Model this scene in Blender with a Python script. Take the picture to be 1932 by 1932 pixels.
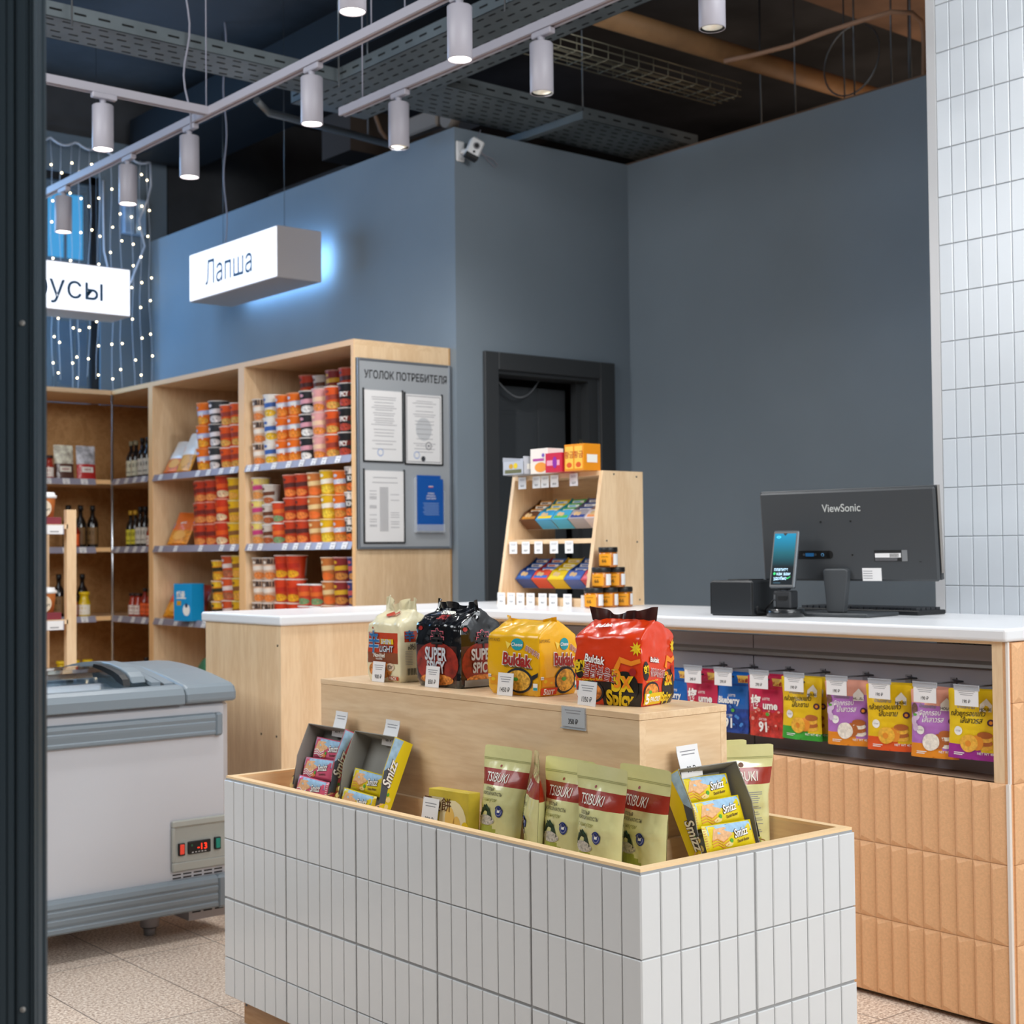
import bpy, math, random
from mathutils import Vector, Matrix, noise
R = random.Random(7)
PI = math.pi
for o in list(bpy.data.objects): bpy.data.objects.remove(o)
SC = bpy.context.scene
COL = SC.collection

# ---------------------------------------------------------------- camera, world, light, exposure
cam = bpy.data.cameras.new('camera'); camo = bpy.data.objects.new('camera', cam); COL.objects.link(camo)
cam.sensor_width = 36; cam.lens = 36*2783.07/1932; cam.clip_start = 0.05; cam.clip_end = 100
RT = (0.7721252765163661, -0.635390977793289, -0.010043042537659535)
UP = (-0.009777161966615678, -0.027680449610759276, 0.9995690070291419)
FW = (0.6353951246810159, 0.7716943034960374, 0.027585095311816136)
camo.matrix_world = Matrix(((RT[0], UP[0], -FW[0], 0), (RT[1], UP[1], -FW[1], 0), (RT[2], UP[2], -FW[2], 1.2), (0, 0, 0, 1)))
SC.camera = camo
cam.dof.use_dof = True; cam.dof.focus_distance = 2.95; cam.dof.aperture_fstop = 7.0
SC.view_settings.view_transform = 'Standard'; SC.view_settings.look = 'None'
SC.view_settings.gamma = 1; SC.view_settings.use_curve_mapping = False
SC.view_settings.exposure = 0.0
W = bpy.data.worlds.new('world'); SC.world = W; W.use_nodes = True
W.node_tree.nodes['Background'].inputs[0].default_value = (0.30, 0.48, 0.72, 1)
W.node_tree.nodes['Background'].inputs[1].default_value = 0.35

def area(name, loc, size, power, col, rot=(0, 0, 0), sy=None):
    l = bpy.data.lights.new(name, 'AREA'); l.energy = power; l.color = col; l.size = size
    if sy: l.shape = 'RECTANGLE'; l.size_y = sy
    o = bpy.data.objects.new(name, l); o.location = loc; o.rotation_euler = rot; COL.objects.link(o); return o
# warm service lamp in the void behind the right-hand wall
area('service_void_light', (7.2, 4.2, 2.7), 1.2, 20, (1.0, .74, .55), (math.radians(180), 0, 0), 2.6)
# fill lights added out of view: gallery side, over the shop, over the counter
area('gallery_fill', (1.6, -2.6, 3.4), 3.2, 215, (.95, .98, 1.0), (math.radians(48), 0, 0), 1.6)
area('shop_fill', (-.4, 4.5, 3.3), 2.2, 98, (.93, .97, 1.0), (0, math.radians(-48), 0), 2.4)
area('counter_fill', (3.3, .9, 3.4), 1.6, 45, (.93, .97, 1.0), (math.radians(30), math.radians(-12), 0), 1.8)
area('window_daylight', (1.9, 9.15, 2.5), 1.4, 130, (.25, .55, 1.0), (math.radians(-90), 0, math.radians(25)), 2.2)

# ---------------------------------------------------------------- materials
def lin(h):
    h = h.lstrip('#'); v = [int(h[i:i+2], 16)/255 for i in (0, 2, 4)]
    return [x/12.92 if x <= .04045 else ((x+.055)/1.055)**2.4 for x in v]
MATS = {}
def mat(name, col='#808080', rough=.5, metal=0, bump=0, bscale=60, coat=0, trans=0, emit=0, var=0, vscale=8, alpha=1, ior=1.45, stretch=None):
    if name in MATS: return MATS[name]
    m = bpy.data.materials.new(name); m.use_nodes = True; nt = m.node_tree; b = nt.nodes['Principled BSDF']
    c = lin(col) if isinstance(col, str) else list(col)
    b.inputs['Base Color'].default_value = (*c, 1); b.inputs['Roughness'].default_value = rough
    b.inputs['Metallic'].default_value = metal; b.inputs['IOR'].default_value = ior
    if coat: b.inputs['Coat Weight'].default_value = coat; b.inputs['Coat Roughness'].default_value = .08
    if trans: b.inputs['Transmission Weight'].default_value = trans
    if alpha < 1: b.inputs['Alpha'].default_value = alpha
    if emit: b.inputs['Emission Color'].default_value = (*c, 1); b.inputs['Emission Strength'].default_value = emit
    if bump or var:
        tc = nt.nodes.new('ShaderNodeTexCoord'); mp = nt.nodes.new('ShaderNodeMapping'); nt.links.new(tc.outputs['Object'], mp.inputs[0])
        if stretch: mp.inputs['Scale'].default_value = stretch
    if bump:
        n = nt.nodes.new('ShaderNodeTexNoise'); n.inputs['Scale'].default_value = bscale; n.inputs['Detail'].default_value = 3
        nt.links.new(mp.outputs[0], n.inputs['Vector'])
        bp = nt.nodes.new('ShaderNodeBump'); bp.inputs['Strength'].default_value = bump; bp.inputs['Distance'].default_value = .01
        nt.links.new(n.outputs['Fac'], bp.inputs['Height']); nt.links.new(bp.outputs[0], b.inputs['Normal'])
    if var:
        n = nt.nodes.new('ShaderNodeTexNoise'); n.inputs['Scale'].default_value = vscale; n.inputs['Detail'].default_value = 6
        nt.links.new(mp.outputs[0], n.inputs['Vector'])
        r = nt.nodes.new('ShaderNodeValToRGB'); r.color_ramp.elements[0].position = .35; r.color_ramp.elements[1].position = .65
        r.color_ramp.elements[0].color = (*[x*(1-var) for x in c], 1); r.color_ramp.elements[1].color = (*[min(1, x*(1+var)) for x in c], 1)
        nt.links.new(n.outputs['Fac'], r.inputs[0]); nt.links.new(r.outputs[0], b.inputs['Base Color'])
    MATS[name] = m; return m

def wood(name, base, dark, axis, rough=.42):
    """light maple laminate, figure drawn out along one axis"""
    m = bpy.data.materials.new(name); m.use_nodes = True; nt = m.node_tree; b = nt.nodes['Principled BSDF']; L = nt.links.new
    tc = nt.nodes.new('ShaderNodeTexCoord'); mp = nt.nodes.new('ShaderNodeMapping'); L(tc.outputs['Object'], mp.inputs[0])
    s = [9, 9, 9]; s[axis] = 1.1; mp.inputs['Scale'].default_value = s
    n1 = nt.nodes.new('ShaderNodeTexNoise'); n1.inputs['Scale'].default_value = 1.0; n1.inputs['Detail'].default_value = 3; n1.inputs['Distortion'].default_value = .6
    L(mp.outputs[0], n1.inputs['Vector'])
    ma = nt.nodes.new('ShaderNodeMath'); ma.operation = 'MULTIPLY'; ma.inputs[1].default_value = 26; L(n1.outputs['Fac'], ma.inputs[0])
    ms = nt.nodes.new('ShaderNodeMath'); ms.operation = 'SINE'; L(ma.outputs[0], ms.inputs[0])
    n2 = nt.nodes.new('ShaderNodeTexNoise'); n2.inputs['Scale'].default_value = 14; n2.inputs['Detail'].default_value = 4; L(mp.outputs[0], n2.inputs['Vector'])
    ad = nt.nodes.new('ShaderNodeMath'); ad.operation = 'MULTIPLY_ADD'; ad.inputs[1].default_value = .16; L(ms.outputs[0], ad.inputs[0]); L(n2.outputs['Fac'], ad.inputs[2])
    r = nt.nodes.new('ShaderNodeValToRGB'); r.color_ramp.elements[0].position = .28; r.color_ramp.elements[1].position = .72
    r.color_ramp.elements[0].color = (*lin(dark), 1); r.color_ramp.elements[1].color = (*lin(base), 1)
    L(ad.outputs[0], r.inputs[0]); L(r.outputs[0], b.inputs['Base Color'])
    b.inputs['Roughness'].default_value = rough; MATS[name] = m; return m

WV = wood('maple_vertical', '#efd0a8', '#e3c096', 2)
WY = wood('maple_along', '#efd0a8', '#e3c096', 1)
WX = wood('maple_across', '#efd0a8', '#e3c096', 0)
WD = wood('maple_shelf_back', '#c89a66', '#b58752', 1)
EDGE = mat('maple_edge_band', '#f7d4a4', .5); EDGE2 = mat('maple_shelf_edge_band', '#f5c48a', .5)
TILE = mat('white_glazed_tile', '#dadbdb', .22, coat=.3, bump=.05, bscale=5)
WTILE = mat('white_gloss_wall_tile', '#d2d7dc', .24, coat=.12, bump=.05, bscale=6)
GROUT = mat('grey_grout', '#a3a3a3', .8)
WGROUT = mat('pale_grout', '#c3c6c9', .8)
CORK = mat('tan_ceramic_relief', '#e6b384', .62, bump=.12, bscale=300, var=.05, vscale=160)
TOP = mat('white_stone_worktop', '#e9eaec', .28, bump=.02, bscale=400)
PAINT = mat('slate_grey_paint', '#808c96', .72, bump=.04, bscale=250, var=.03, vscale=2)
BLK = mat('matt_black', '#121314', .45)
DKG = mat('dark_grey_plastic', '#2b2d30', .5, bump=.06, bscale=500)
WHT = mat('white_powder_coat', '#b5b1ba', .42)
WPL = mat('white_plastic', '#e8e8e8', .4)
PAPER = mat('white_card', '#eeeceb', .6)
INK = mat('black_ink', '#1d1c1e', .6)
GINK = mat('grey_small_print', '#8d8c90', .6)
STEEL = mat('galvanised_steel', '#6f7478', .38, metal=.8)
DSTEEL = mat('dark_galvanised_tray', '#6f787c', .5, metal=.35, var=.15, vscale=4)
CHROME = mat('polished_aluminium', '#c9cccf', .22, metal=1)
GREYB = mat('grey_cardboard', '#8f8c84', .8)
WINGL = mat('window_pane', '#cfe3f0', .03, alpha=.1)
GLASS = mat('clear_glass', '#e8f2f4', .03, trans=1, ior=1.2)
ACRYL = mat('clear_acrylic', '#dfe6ee', .08, alpha=.28)

# ---------------------------------------------------------------- mesh building
class MB:
    def __init__(s): s.v = []; s.f = []; s.m = []; s.mats = []; s.sm = []
    def mi(s, m):
        if m not in s.mats: s.mats.append(m)
        return s.mats.index(m)
    def face(s, pts, m, smooth=False):
        b = len(s.v); s.v += [tuple(p) for p in pts]; s.f.append(list(range(b, b+len(pts)))); s.m.append(s.mi(m)); s.sm.append(smooth)
    def add(s, vs, fs, m, smooth=False):
        b = len(s.v); s.v += [tuple(p) for p in vs]; k = s.mi(m)
        for f in fs: s.f.append([b+i for i in f]); s.m.append(k); s.sm.append(smooth)
    def box(s, a, b, m, c=0, M=None):
        x0, y0, z0 = [min(a[i], b[i]) for i in range(3)]; x1, y1, z1 = [max(a[i], b[i]) for i in range(3)]
        if c <= 0:
            vs = [(x0, y0, z0), (x1, y0, z0), (x1, y1, z0), (x0, y1, z0), (x0, y0, z1), (x1, y0, z1), (x1, y1, z1), (x0, y1, z1)]
            fs = [(0, 3, 2, 1), (4, 5, 6, 7), (0, 1, 5, 4), (1, 2, 6, 5), (2, 3, 7, 6), (3, 0, 4, 7)]
        else:
            c = min(c, (x1-x0)*.49, (y1-y0)*.49, (z1-z0)*.49)
            vs = []; idx = {}
            for sx in (0, 1):
                for sy in (0, 1):
                    for sz in (0, 1):
                        X = (x0, x1)[sx]; Y = (y0, y1)[sy]; Z = (z0, z1)[sz]; dx = c*(1-2*sx); dy = c*(1-2*sy); dz = c*(1-2*sz)
                        for ax in range(3):
                            idx[sx, sy, sz, ax] = len(vs)
                            vs.append((X+(0 if ax == 0 else dx), Y+(0 if ax == 1 else dy), Z+(0 if ax == 2 else dz)))
            fs = []
            I = lambda p, ax: idx[p[0], p[1], p[2], ax]
            for ax in range(3):
                u, w = [(1, 2), (2, 0), (0, 1)][ax]
                for sd in (0, 1):
                    q = []
                    for (a_, b_) in ((0, 0), (1, 0), (1, 1), (0, 1)):
                        p = [0, 0, 0]; p[ax] = sd; p[u] = a_; p[w] = b_; q.append(I(p, ax))
                    fs.append(q if sd else q[::-1])
                for a_ in (0, 1):
                    for b_ in (0, 1):
                        p = [0, 0, 0]; p[u] = a_; p[w] = b_; r = list(p); r[ax] = 1
                        q = [I(p, u), I(r, u), I(r, w), I(p, w)]
                        fs.append(q if a_ != b_ else q[::-1])
            for sx in (0, 1):
                for sy in (0, 1):
                    for sz in (0, 1):
                        q = [idx[sx, sy, sz, 0], idx[sx, sy, sz, 1], idx[sx, sy, sz, 2]]
                        fs.append(q if (sx+sy+sz) % 2 else q[::-1])
        if M: vs = [M @ Vector(v) for v in vs]
        s.add(vs, fs, m)
    def cyl(s, p, q, r0, r1, m, n=16, caps=True, smooth=True):
        p = Vector(p); q = Vector(q); d = (q-p).normalized(); a = d.orthogonal().normalized(); b = d.cross(a)
        vs = [p+(a*math.cos(t)+b*math.sin(t))*r0 for t in [2*PI*i/n for i in range(n)]]
        vs += [q+(a*math.cos(t)+b*math.sin(t))*r1 for t in [2*PI*i/n for i in range(n)]]
        s.add(vs, [(i, (i+1) % n, n+(i+1) % n, n+i) for i in range(n)], m, smooth)
        if caps: s.add(vs, [list(range(n))[::-1], list(range(n, 2*n))], m)
    def lathe(s, prof, m, n=20, c=(0, 0), mf=None):
        """prof: (r, z) list around a vertical axis"""
        for j in range(len(prof)-1):
            (r0, z0), (r1, z1) = prof[j], prof[j+1]
            for i in range(n):
                a = 2*PI*i/n; b = 2*PI*(i+1)/n
                P = [(c[0]+r0*math.cos(a), c[1]+r0*math.sin(a), z0), (c[0]+r0*math.cos(b), c[1]+r0*math.sin(b), z0),
                     (c[0]+r1*math.cos(b), c[1]+r1*math.sin(b), z1), (c[0]+r1*math.cos(a), c[1]+r1*math.sin(a), z1)]
                if r0 < 1e-6: P = P[1:]
                elif r1 < 1e-6: P = P[:3]
                s.face(P, mf(j, i) if mf else m, True)
    def tube(s, pts, r, m, n=8, caps=True):
        pts = [Vector(p) for p in pts]; rings = []; prev = None
        for i, p in enumerate(pts):
            d = (pts[min(i+1, len(pts)-1)]-pts[max(i-1, 0)]).normalized()
            a = d.orthogonal().normalized() if prev is None else (prev-d*prev.dot(d)).normalized()
            prev = a; b = d.cross(a); rings.append([p+(a*math.cos(2*PI*k/n)+b*math.sin(2*PI*k/n))*r for k in range(n)])
        vs = [v for g in rings for v in g]
        s.add(vs, [(i*n+k, i*n+(k+1) % n, (i+1)*n+(k+1) % n, (i+1)*n+k) for i in range(len(pts)-1) for k in range(n)], m, True)
        if caps: s.add(vs, [list(range(n))[::-1], [(len(pts)-1)*n+k for k in range(n)]], m)
    def prism(s, poly, ax, a, b, m, caps=True, smooth=False):
        """2D polygon (counter-clockwise in the two other axes) swept along axis ax from a to b"""
        def P(u, w, t): return {0: (t, u, w), 1: (u, t, w), 2: (u, w, t)}[ax]
        n = len(poly); vs = [P(u, w, a) for u, w in poly]+[P(u, w, b) for u, w in poly]
        s.add(vs, [(i, (i+1) % n, n+(i+1) % n, n+i) for i in range(n)], m, smooth)
        if caps: s.add(vs, [list(range(n))[::-1], list(range(n, 2*n))], m)
    def grid(s, P, nu, nv, mf, flip=False, smooth=True):
        vs = [P(i/nu, j/nv) for j in range(nv+1) for i in range(nu+1)]
        b = len(s.v); s.v += [tuple(p) for p in vs]
        for j in range(nv):
            for i in range(nu):
                q = [b+j*(nu+1)+i, b+j*(nu+1)+i+1, b+(j+1)*(nu+1)+i+1, b+(j+1)*(nu+1)+i]
                s.f.append(q[::-1] if flip else q); s.m.append(s.mi(mf((i+.5)/nu, (j+.5)/nv) if callable(mf) else mf)); s.sm.append(smooth)
    # decals: print lying on a surface S(u, v, off)
    def rect(s, S, u0, v0, u1, v1, m, off=.0005, n=5):
        s.grid(lambda a, b: S(u0+(u1-u0)*a, v0+(v1-v0)*b, off), n, n, m)
    def disc(s, S, u, v, ru, rv, m, off=.0007, n=18):
        c = S(u, v, off)
        A = [S(u+ru*.55*math.cos(t), v+rv*.55*math.sin(t), off) for t in [2*PI*i/n for i in range(n)]]
        B = [S(u+ru*math.cos(t), v+rv*math.sin(t), off) for t in [2*PI*i/n for i in range(n)]]
        s.add([c]+A+B, [(0, 1+i, 1+(i+1) % n) for i in range(n)]+[(1+i, 1+n+i, 1+n+(i+1) % n, 1+(i+1) % n) for i in range(n)], m, True)
    def poly(s, S, pts, m, off=.0007):
        s.add([S(u, v, off) for u, v in pts], [list(range(len(pts)))], m)
    def star(s, S, u, v, ru, rv, k, m, off=.0009, q=.5):
        pts = [(u+(ru if i % 2 == 0 else ru*q)*math.cos(PI*i/k), v+(rv if i % 2 == 0 else rv*q)*math.sin(PI*i/k)) for i in range(2*k)]
        s.add([S(u, v, off)]+[S(a, b, off) for a, b in pts], [(0, 1+i, 1+(i+1) % (2*k)) for i in range(2*k)], m)
    def text(s, S, t, u, v, h, m, WH, off=.001, rot=0, bold=0, sx=1, al='C', slant=0):
        """t centred at u,v; h = cap height in metres; WH = surface size in metres"""
        vs, fs, w = glyphs(t, bold)
        x0 = {'C': -w/2, 'L': 0, 'R': -w}[al]; c, d = math.cos(rot), math.sin(rot); out = []
        for x, y in vs:
            a = (x+x0)*sx*h+(y-.5)*h*slant; b = (y-.5)*h
            out.append(S(u+(a*c-b*d)/WH[0], v+(a*d+b*c)/WH[1], off))
        s.add(out, fs, m)

GC = {}
def glyphs(t, bold=0):
    k = (t, bold)
    if k in GC: return GC[k]
    cu = bpy.data.curves.new('t', 'FONT'); cu.body = t; cu.size = 1.4; cu.resolution_u = 4; cu.offset = bold*.02
    o = bpy.data.objects.new('t', cu); COL.objects.link(o)
    dg = bpy.context.evaluated_depsgraph_get(); me = bpy.data.meshes.new_from_object(o.evaluated_get(dg))
    vs = [(v.co.x, v.co.y) for v in me.vertices]; fs = [list(p.vertices) for p in me.polygons]
    bpy.data.objects.remove(o); bpy.data.curves.remove(cu); bpy.data.meshes.remove(me)
    if vs:
        mn = min(x for x, y in vs); mx = max(x for x, y in vs); vs = [(x-mn, y) for x, y in vs]; w = mx-mn
    else: w = 0
    GC[k] = (vs, fs, w); return GC[k]

def obj(name, mb, parent=None, label=None, bevel=0, solid=0):
    me = bpy.data.meshes.new(name); me.from_pydata(mb.v, [], mb.f)
    for m in mb.mats: me.materials.append(m)
    me.polygons.foreach_set('material_index', mb.m); me.polygons.foreach_set('use_smooth', mb.sm); me.update()
    if any(mb.sm) or bevel:
        import bmesh
        bm = bmesh.new(); bm.from_mesh(me); bmesh.ops.remove_doubles(bm, verts=bm.verts, dist=1e-6); bm.to_mesh(me); bm.free()
    o = bpy.data.objects.new(name, me); COL.objects.link(o)
    if parent: o.parent = parent
    if label: o['label'] = label
    if bevel:
        b = o.modifiers.new('bevel', 'BEVEL'); b.width = bevel; b.segments = 3; b.limit_method = 'ANGLE'; b.angle_limit = .7
    return o
def struct(name, mb, label=None, bevel=0):
    o = obj(name, mb, bevel=bevel); o['kind'] = 'structure'
    return o
def thing(name, label, cat, loc=(0, 0, 0), rz=0, group=None):
    o = bpy.data.objects.new(name, None); COL.objects.link(o); o.location = loc; o.rotation_euler = (0, 0, rz); o.empty_display_size = .05
    return tag(o, label, cat, group)
def tag(o, label, cat, group=None):
    o['label'] = label; o['category'] = cat
    if group: o['group'] = group
    return o
def solo(name, mb, label, cat, loc=(0, 0, 0), rot=(0, 0, 0), group=None, bevel=0):
    o = obj(name, mb, bevel=bevel); o.location = loc; o.rotation_euler = rot; return tag(o, label, cat, group)
def dup(root, loc, rot, label, group=None):
    r = root.copy(); COL.objects.link(r); r.location = loc; r.rotation_euler = rot if isinstance(rot, tuple) else (0, 0, rot); r['label'] = label
    if group: r['group'] = group
    for ch in list(root.children):
        c = ch.copy(); COL.objects.link(c); c.parent = r
        for g in ch.children:
            d = g.copy(); COL.objects.link(d); d.parent = c
    return r
def flat(W_, H_, y=0):
    """flat print surface: x right, z up, facing -Y"""
    return lambda u, v, off=0: (W_*(u-.5), y-off, H_*v)
ORD = ['first', 'second', 'third', 'fourth', 'fifth', 'sixth', 'seventh', 'eighth', 'ninth', 'tenth', 'eleventh', 'twelfth']
FACE_X = -PI/2      # turns a front facing -Y towards -X

# ---------------------------------------------------------------- setting
def floor_mat():
    m = bpy.data.materials.new('granite_floor_tile'); m.use_nodes = True; nt = m.node_tree; b = nt.nodes['Principled BSDF']; L = nt.links.new
    tc = nt.nodes.new('ShaderNodeTexCoord'); sp = nt.nodes.new('ShaderNodeSeparateXYZ'); cb = nt.nodes.new('ShaderNodeCombineXYZ')
    L(tc.outputs['Object'], sp.inputs[0]); L(sp.outputs['Y'], cb.inputs['X']); L(sp.outputs['X'], cb.inputs['Y'])
    mp = nt.nodes.new('ShaderNodeMapping'); mp.inputs['Location'].default_value = (.1, -.08, 0); L(cb.outputs[0], mp.inputs[0])
    br = nt.nodes.new('ShaderNodeTexBrick'); br.inputs['Scale'].default_value = 1; br.inputs['Brick Width'].default_value = .61; br.inputs['Row Height'].default_value = .305
    br.inputs['Mortar Size'].default_value = .0016; br.offset = 0; br.inputs['Color1'].default_value = (0, 0, 0, 1); br.inputs['Color2'].default_value = (1, 1, 1, 1)
    br.inputs['Mortar'].default_value = (.5, .5, .5, 1); L(mp.outputs[0], br.inputs[0])
    n = nt.nodes.new('ShaderNodeTexNoise'); n.inputs['Scale'].default_value = 120; n.inputs['Detail'].default_value = 8; n.inputs['Roughness'].default_value = .78; L(tc.outputs['Object'], n.inputs['Vector'])
    r = nt.nodes.new('ShaderNodeValToRGB'); e = r.color_ramp.elements
    e[0].position = .40; e[0].color = (*lin('#8f7462'), 1); e[1].position = .58; e[1].color = (*lin('#fbeedf'), 1)
    x = e.new(.48); x.color = (*lin('#cfb7a3'), 1); L(n.outputs['Fac'], r.inputs[0])
    mx = nt.nodes.new('ShaderNodeMix'); mx.data_type = 'RGBA'; mx.blend_type = 'MULTIPLY'; mx.inputs['Factor'].default_value = .3
    L(r.outputs[0], mx.inputs['A'])
    r2 = nt.nodes.new('ShaderNodeValToRGB'); r2.color_ramp.elements[0].color = (.62, .72, .82, 1); r2.color_ramp.elements[1].color = (1, 1, 1, 1)
    L(br.outputs['Color'], r2.inputs[0]); L(r2.outputs[0], mx.inputs['B'])
    m2 = nt.nodes.new('ShaderNodeMix'); m2.data_type = 'RGBA'; L(br.outputs['Fac'], m2.inputs['Factor']); L(mx.outputs['Result'], m2.inputs['A'])
    m2.inputs['B'].default_value = (*lin('#5c5048'), 1); L(m2.outputs['Result'], b.inputs['Base Color']); b.inputs['Roughness'].default_value = .42
    return m
mb = MB(); mb.box((-3.6, -5, -.08), (9.5, 9.2, 0), floor_mat()); struct('floor', mb)
CEIL = mat('dark_painted_concrete', '#3a3b3e', .9, bump=.3, bscale=9, var=.5, vscale=1.3)
BRN = mat('brown_concrete_beam', '#7a5f4c', .85, bump=.15, bscale=20, var=.25, vscale=3)
mb = MB(); mb.box((-3.6, -5, 4.2), (9.5, 9.2, 4.3), CEIL); struct('ceiling', mb)
mb = MB(); mb.box((4.275, 5.72, 0), (4.395, 8.87, 3.25), PAINT); struct('wall_left', mb)
mb = MB()
for a, b in (((4.275, 5.6, 0), (4.52, 5.72, 3.25)), ((5.197, 5.6, 0), (5.43, 5.72, 3.25)), ((4.52, 5.6, 2.095), (5.197, 5.72, 3.25))): mb.box(a, b, PAINT)
struct('wall_back', mb)
mb = MB(); mb.box((5.43, 1.6, 0), (5.55, 5.72, 3.25), PAINT); mb.box((5.44, 1.6, 3.25), (5.54, 5.72, 3.262), BRN); struct('wall_right', mb)
mb = MB(); mb.box((9.4, -5, 0), (9.5, 9, 4.2), CEIL); struct('wall_east', mb)
mb = MB(); mb.box((4.4, 8.87, 0), (9.5, 8.99, 4.2), CEIL); struct('wall_rear', mb)
mb = MB(); mb.box((-3.6, -5.1, 0), (9.5, -5, 4.2), mat('pale_enclosing_wall', '#b9b6b2', .8)); struct('wall_front', mb)  # unseen gallery wall, added so sky light enters only by the window
mb = MB(); mb.box((-3.7, -5, 0), (-3.6, 9, 4.2), mat('grey_west_wall', '#8e9092', .8)); struct('wall_west', mb)
# window wall: pier, lintel, sill, and the glazed opening up to x 3.93
BW = mat('blue_grey_plaster', '#66737e', .8, bump=.05, bscale=60)
mb = MB(); mb.box((3.93, 8.87, 0), (4.39, 9.0, 3.86), BW); mb.box((-3.6, 8.87, 3.62), (3.93, 9.0, 3.86), BW); mb.box((-3.6, 8.87, 0), (3.93, 9.0, .5), BW)
mb.box((-3.6, 8.87, .5), (1.2, 9.0, 3.62), BW); mb.box((-3.6, 8.9, 3.86), (4.39, 9.0, 4.2), CEIL); struct('wall_window', mb)
FR = mat('dark_window_frame', '#15181d', .4)
w = MB(); w.box((3.88, 8.90, .5), (3.93, 8.97, 3.62), FR); w.box((1.2, 8.90, .5), (1.25, 8.97, 3.62), FR); w.box((1.2, 8.90, 3.57), (3.93, 8.97, 3.62), FR); w.box((1.2, 8.90, .5), (3.93, 8.97, .56), FR)
w.box((2.5, 8.90, .5), (2.55, 8.97, 3.62), FR); fo = struct('window_1', w)
g = MB(); g.box((1.2, 8.93, .5), (3.9, 8.94, 3.6), WINGL); obj('pane', g, fo)
# tiled pier at the right: real tiles with softened edges on a grout bed
def tiles(mb, org, ud, nc, z0, rows, w_, h_, nrm, m, gap, big=(0, 0), c=.0015, d=.004, z_min=None, jit=.0):
    """tiles on a vertical face: org corner, ud unit direction of columns, nrm outward normal"""
    org = Vector(org); ud = Vector(ud); n = Vector(nrm); up = Vector((0, 0, 1))
    for j in range(rows):
        for i in range(nc):
            g0 = gap/2*(2.6 if big[0] and i % big[0] == 0 and i else 1); g1 = gap/2*(2.6 if big[0] and (i+1) % big[0] == 0 and i+1 < nc else 1)
            h0 = gap/2*(2.4 if big[1] and j % big[1] == 0 and j else 1); h1 = gap/2*(2.4 if big[1] and (j+1) % big[1] == 0 else 1)
            a = i*w_+g0; b = (i+1)*w_-g1; t = -j*h_-h0; s_ = -(j+1)*h_+h1
            if z_min is not None and z0+s_ < z_min: s_ = z_min-z0
            if t-s_ < .01: continue
            dj = R.uniform(-jit, jit); dk = R.uniform(-jit, jit)
            P = lambda u, v, q: org+ud*u+up*(z0-org.z+v)+n*q
            O = [P(a, s_, 0), P(b, s_, 0), P(b, t, 0), P(a, t, 0)]
            M_ = [P(a, s_, d-c), P(b, s_, d-c), P(b, t, d-c), P(a, t, d-c)]
            F = [P(a+c, s_+c, d-dj), P(b-c, s_+c, d+dk), P(b-c, t-c, d+dj), P(a+c, t-c, d-dk)]
            flip = ud.cross(up).dot(n) < 0
            fs = [(8, 9, 10, 11)]+[(k, (k+1) % 4, 4+(k+1) % 4, 4+k) for k in range(4)]+[(4+k, 4+(k+1) % 4, 8+(k+1) % 4, 8+k) for k in range(4)]
            mb.add(O+M_+F, [f[::-1] for f in fs] if flip else fs, m)
mb = MB(); mb.box((3.944, -1.2, 0), (4.1, 2.68, 4.2), WGROUT)
tiles(mb, (3.944, 2.68, 0), (0, -1, 0), 76, 4.105, 28, .0508, .151, (-1, 0, 0), WTILE, .0022, c=.0018, d=.0045, z_min=0.01, jit=.00035)
struct('wall_tiled', mb)
mb = MB(); mb.box((3.938, 2.68, 0), (4.1, 2.712, 4.2), mat('pale_corner_profile', '#c9c8c8', .5)); struct('trim_1', mb)
# doorway with casing, a panelled leaf standing inside and the dim store room behind
CAS = mat('anthracite_door_laminate', '#3b3d3f', .5, bump=.03, bscale=200)
mb = MB()
mb.box((4.434, 5.578, 0), (4.52, 5.6, 2.181), CAS, .003); mb.box((5.197, 5.578, 0), (5.30, 5.6, 2.181), CAS, .003); mb.box((4.52, 5.578, 2.095), (5.197, 5.6, 2.181), CAS, .003)
mb.box((4.52, 5.6, 0), (4.535, 5.74, 2.095), CAS); mb.box((5.13, 5.6, 0), (5.197, 5.74, 2.095), CAS); mb.box((4.535, 5.6, 2.078), (5.13, 5.74, 2.095), CAS)
mb.box((5.098, 5.66, 0), (5.13, 5.70, 2.078), CAS)
d = struct('door_1', mb)
mb = MB(); y0 = 5.80; LEAF = mat('charcoal_door_leaf', '#4a4e52', .55, bump=.03, bscale=200)
mb.box((4.40, y0, .01), (5.14, y0+.04, 2.05), LEAF); mb.box((4.45, y0-.004, .3), (4.945, y0, 1.925), LEAF, .002); mb.box((4.47, y0-.007, .32), (4.925, y0-.004, 1.905), LEAF, .002)
mb.box((4.952, y0-.006, .01), (5.14, y0, 2.05), LEAF, .002)
obj('door_leaf', mb, d)
mb = MB(); mb.box((5.118, 5.652, 1.55), (5.128, 5.66, 1.78), mat('brass_strike', '#c9bd8f', .3, metal=1)); obj('strike_plate', mb, d)
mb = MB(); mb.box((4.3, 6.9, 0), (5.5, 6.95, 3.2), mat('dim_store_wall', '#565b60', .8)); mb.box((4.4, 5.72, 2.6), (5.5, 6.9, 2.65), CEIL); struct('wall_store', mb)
mb = MB(); mb.box((4.56, 6.2, 2.06), (4.72, 6.32, 2.3), mat('pale_junction_box', '#b9bcb8', .6), .004); solo('junction_box', mb, 'pale box high up in the dim store room behind the doorway', 'junction box')
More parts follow.
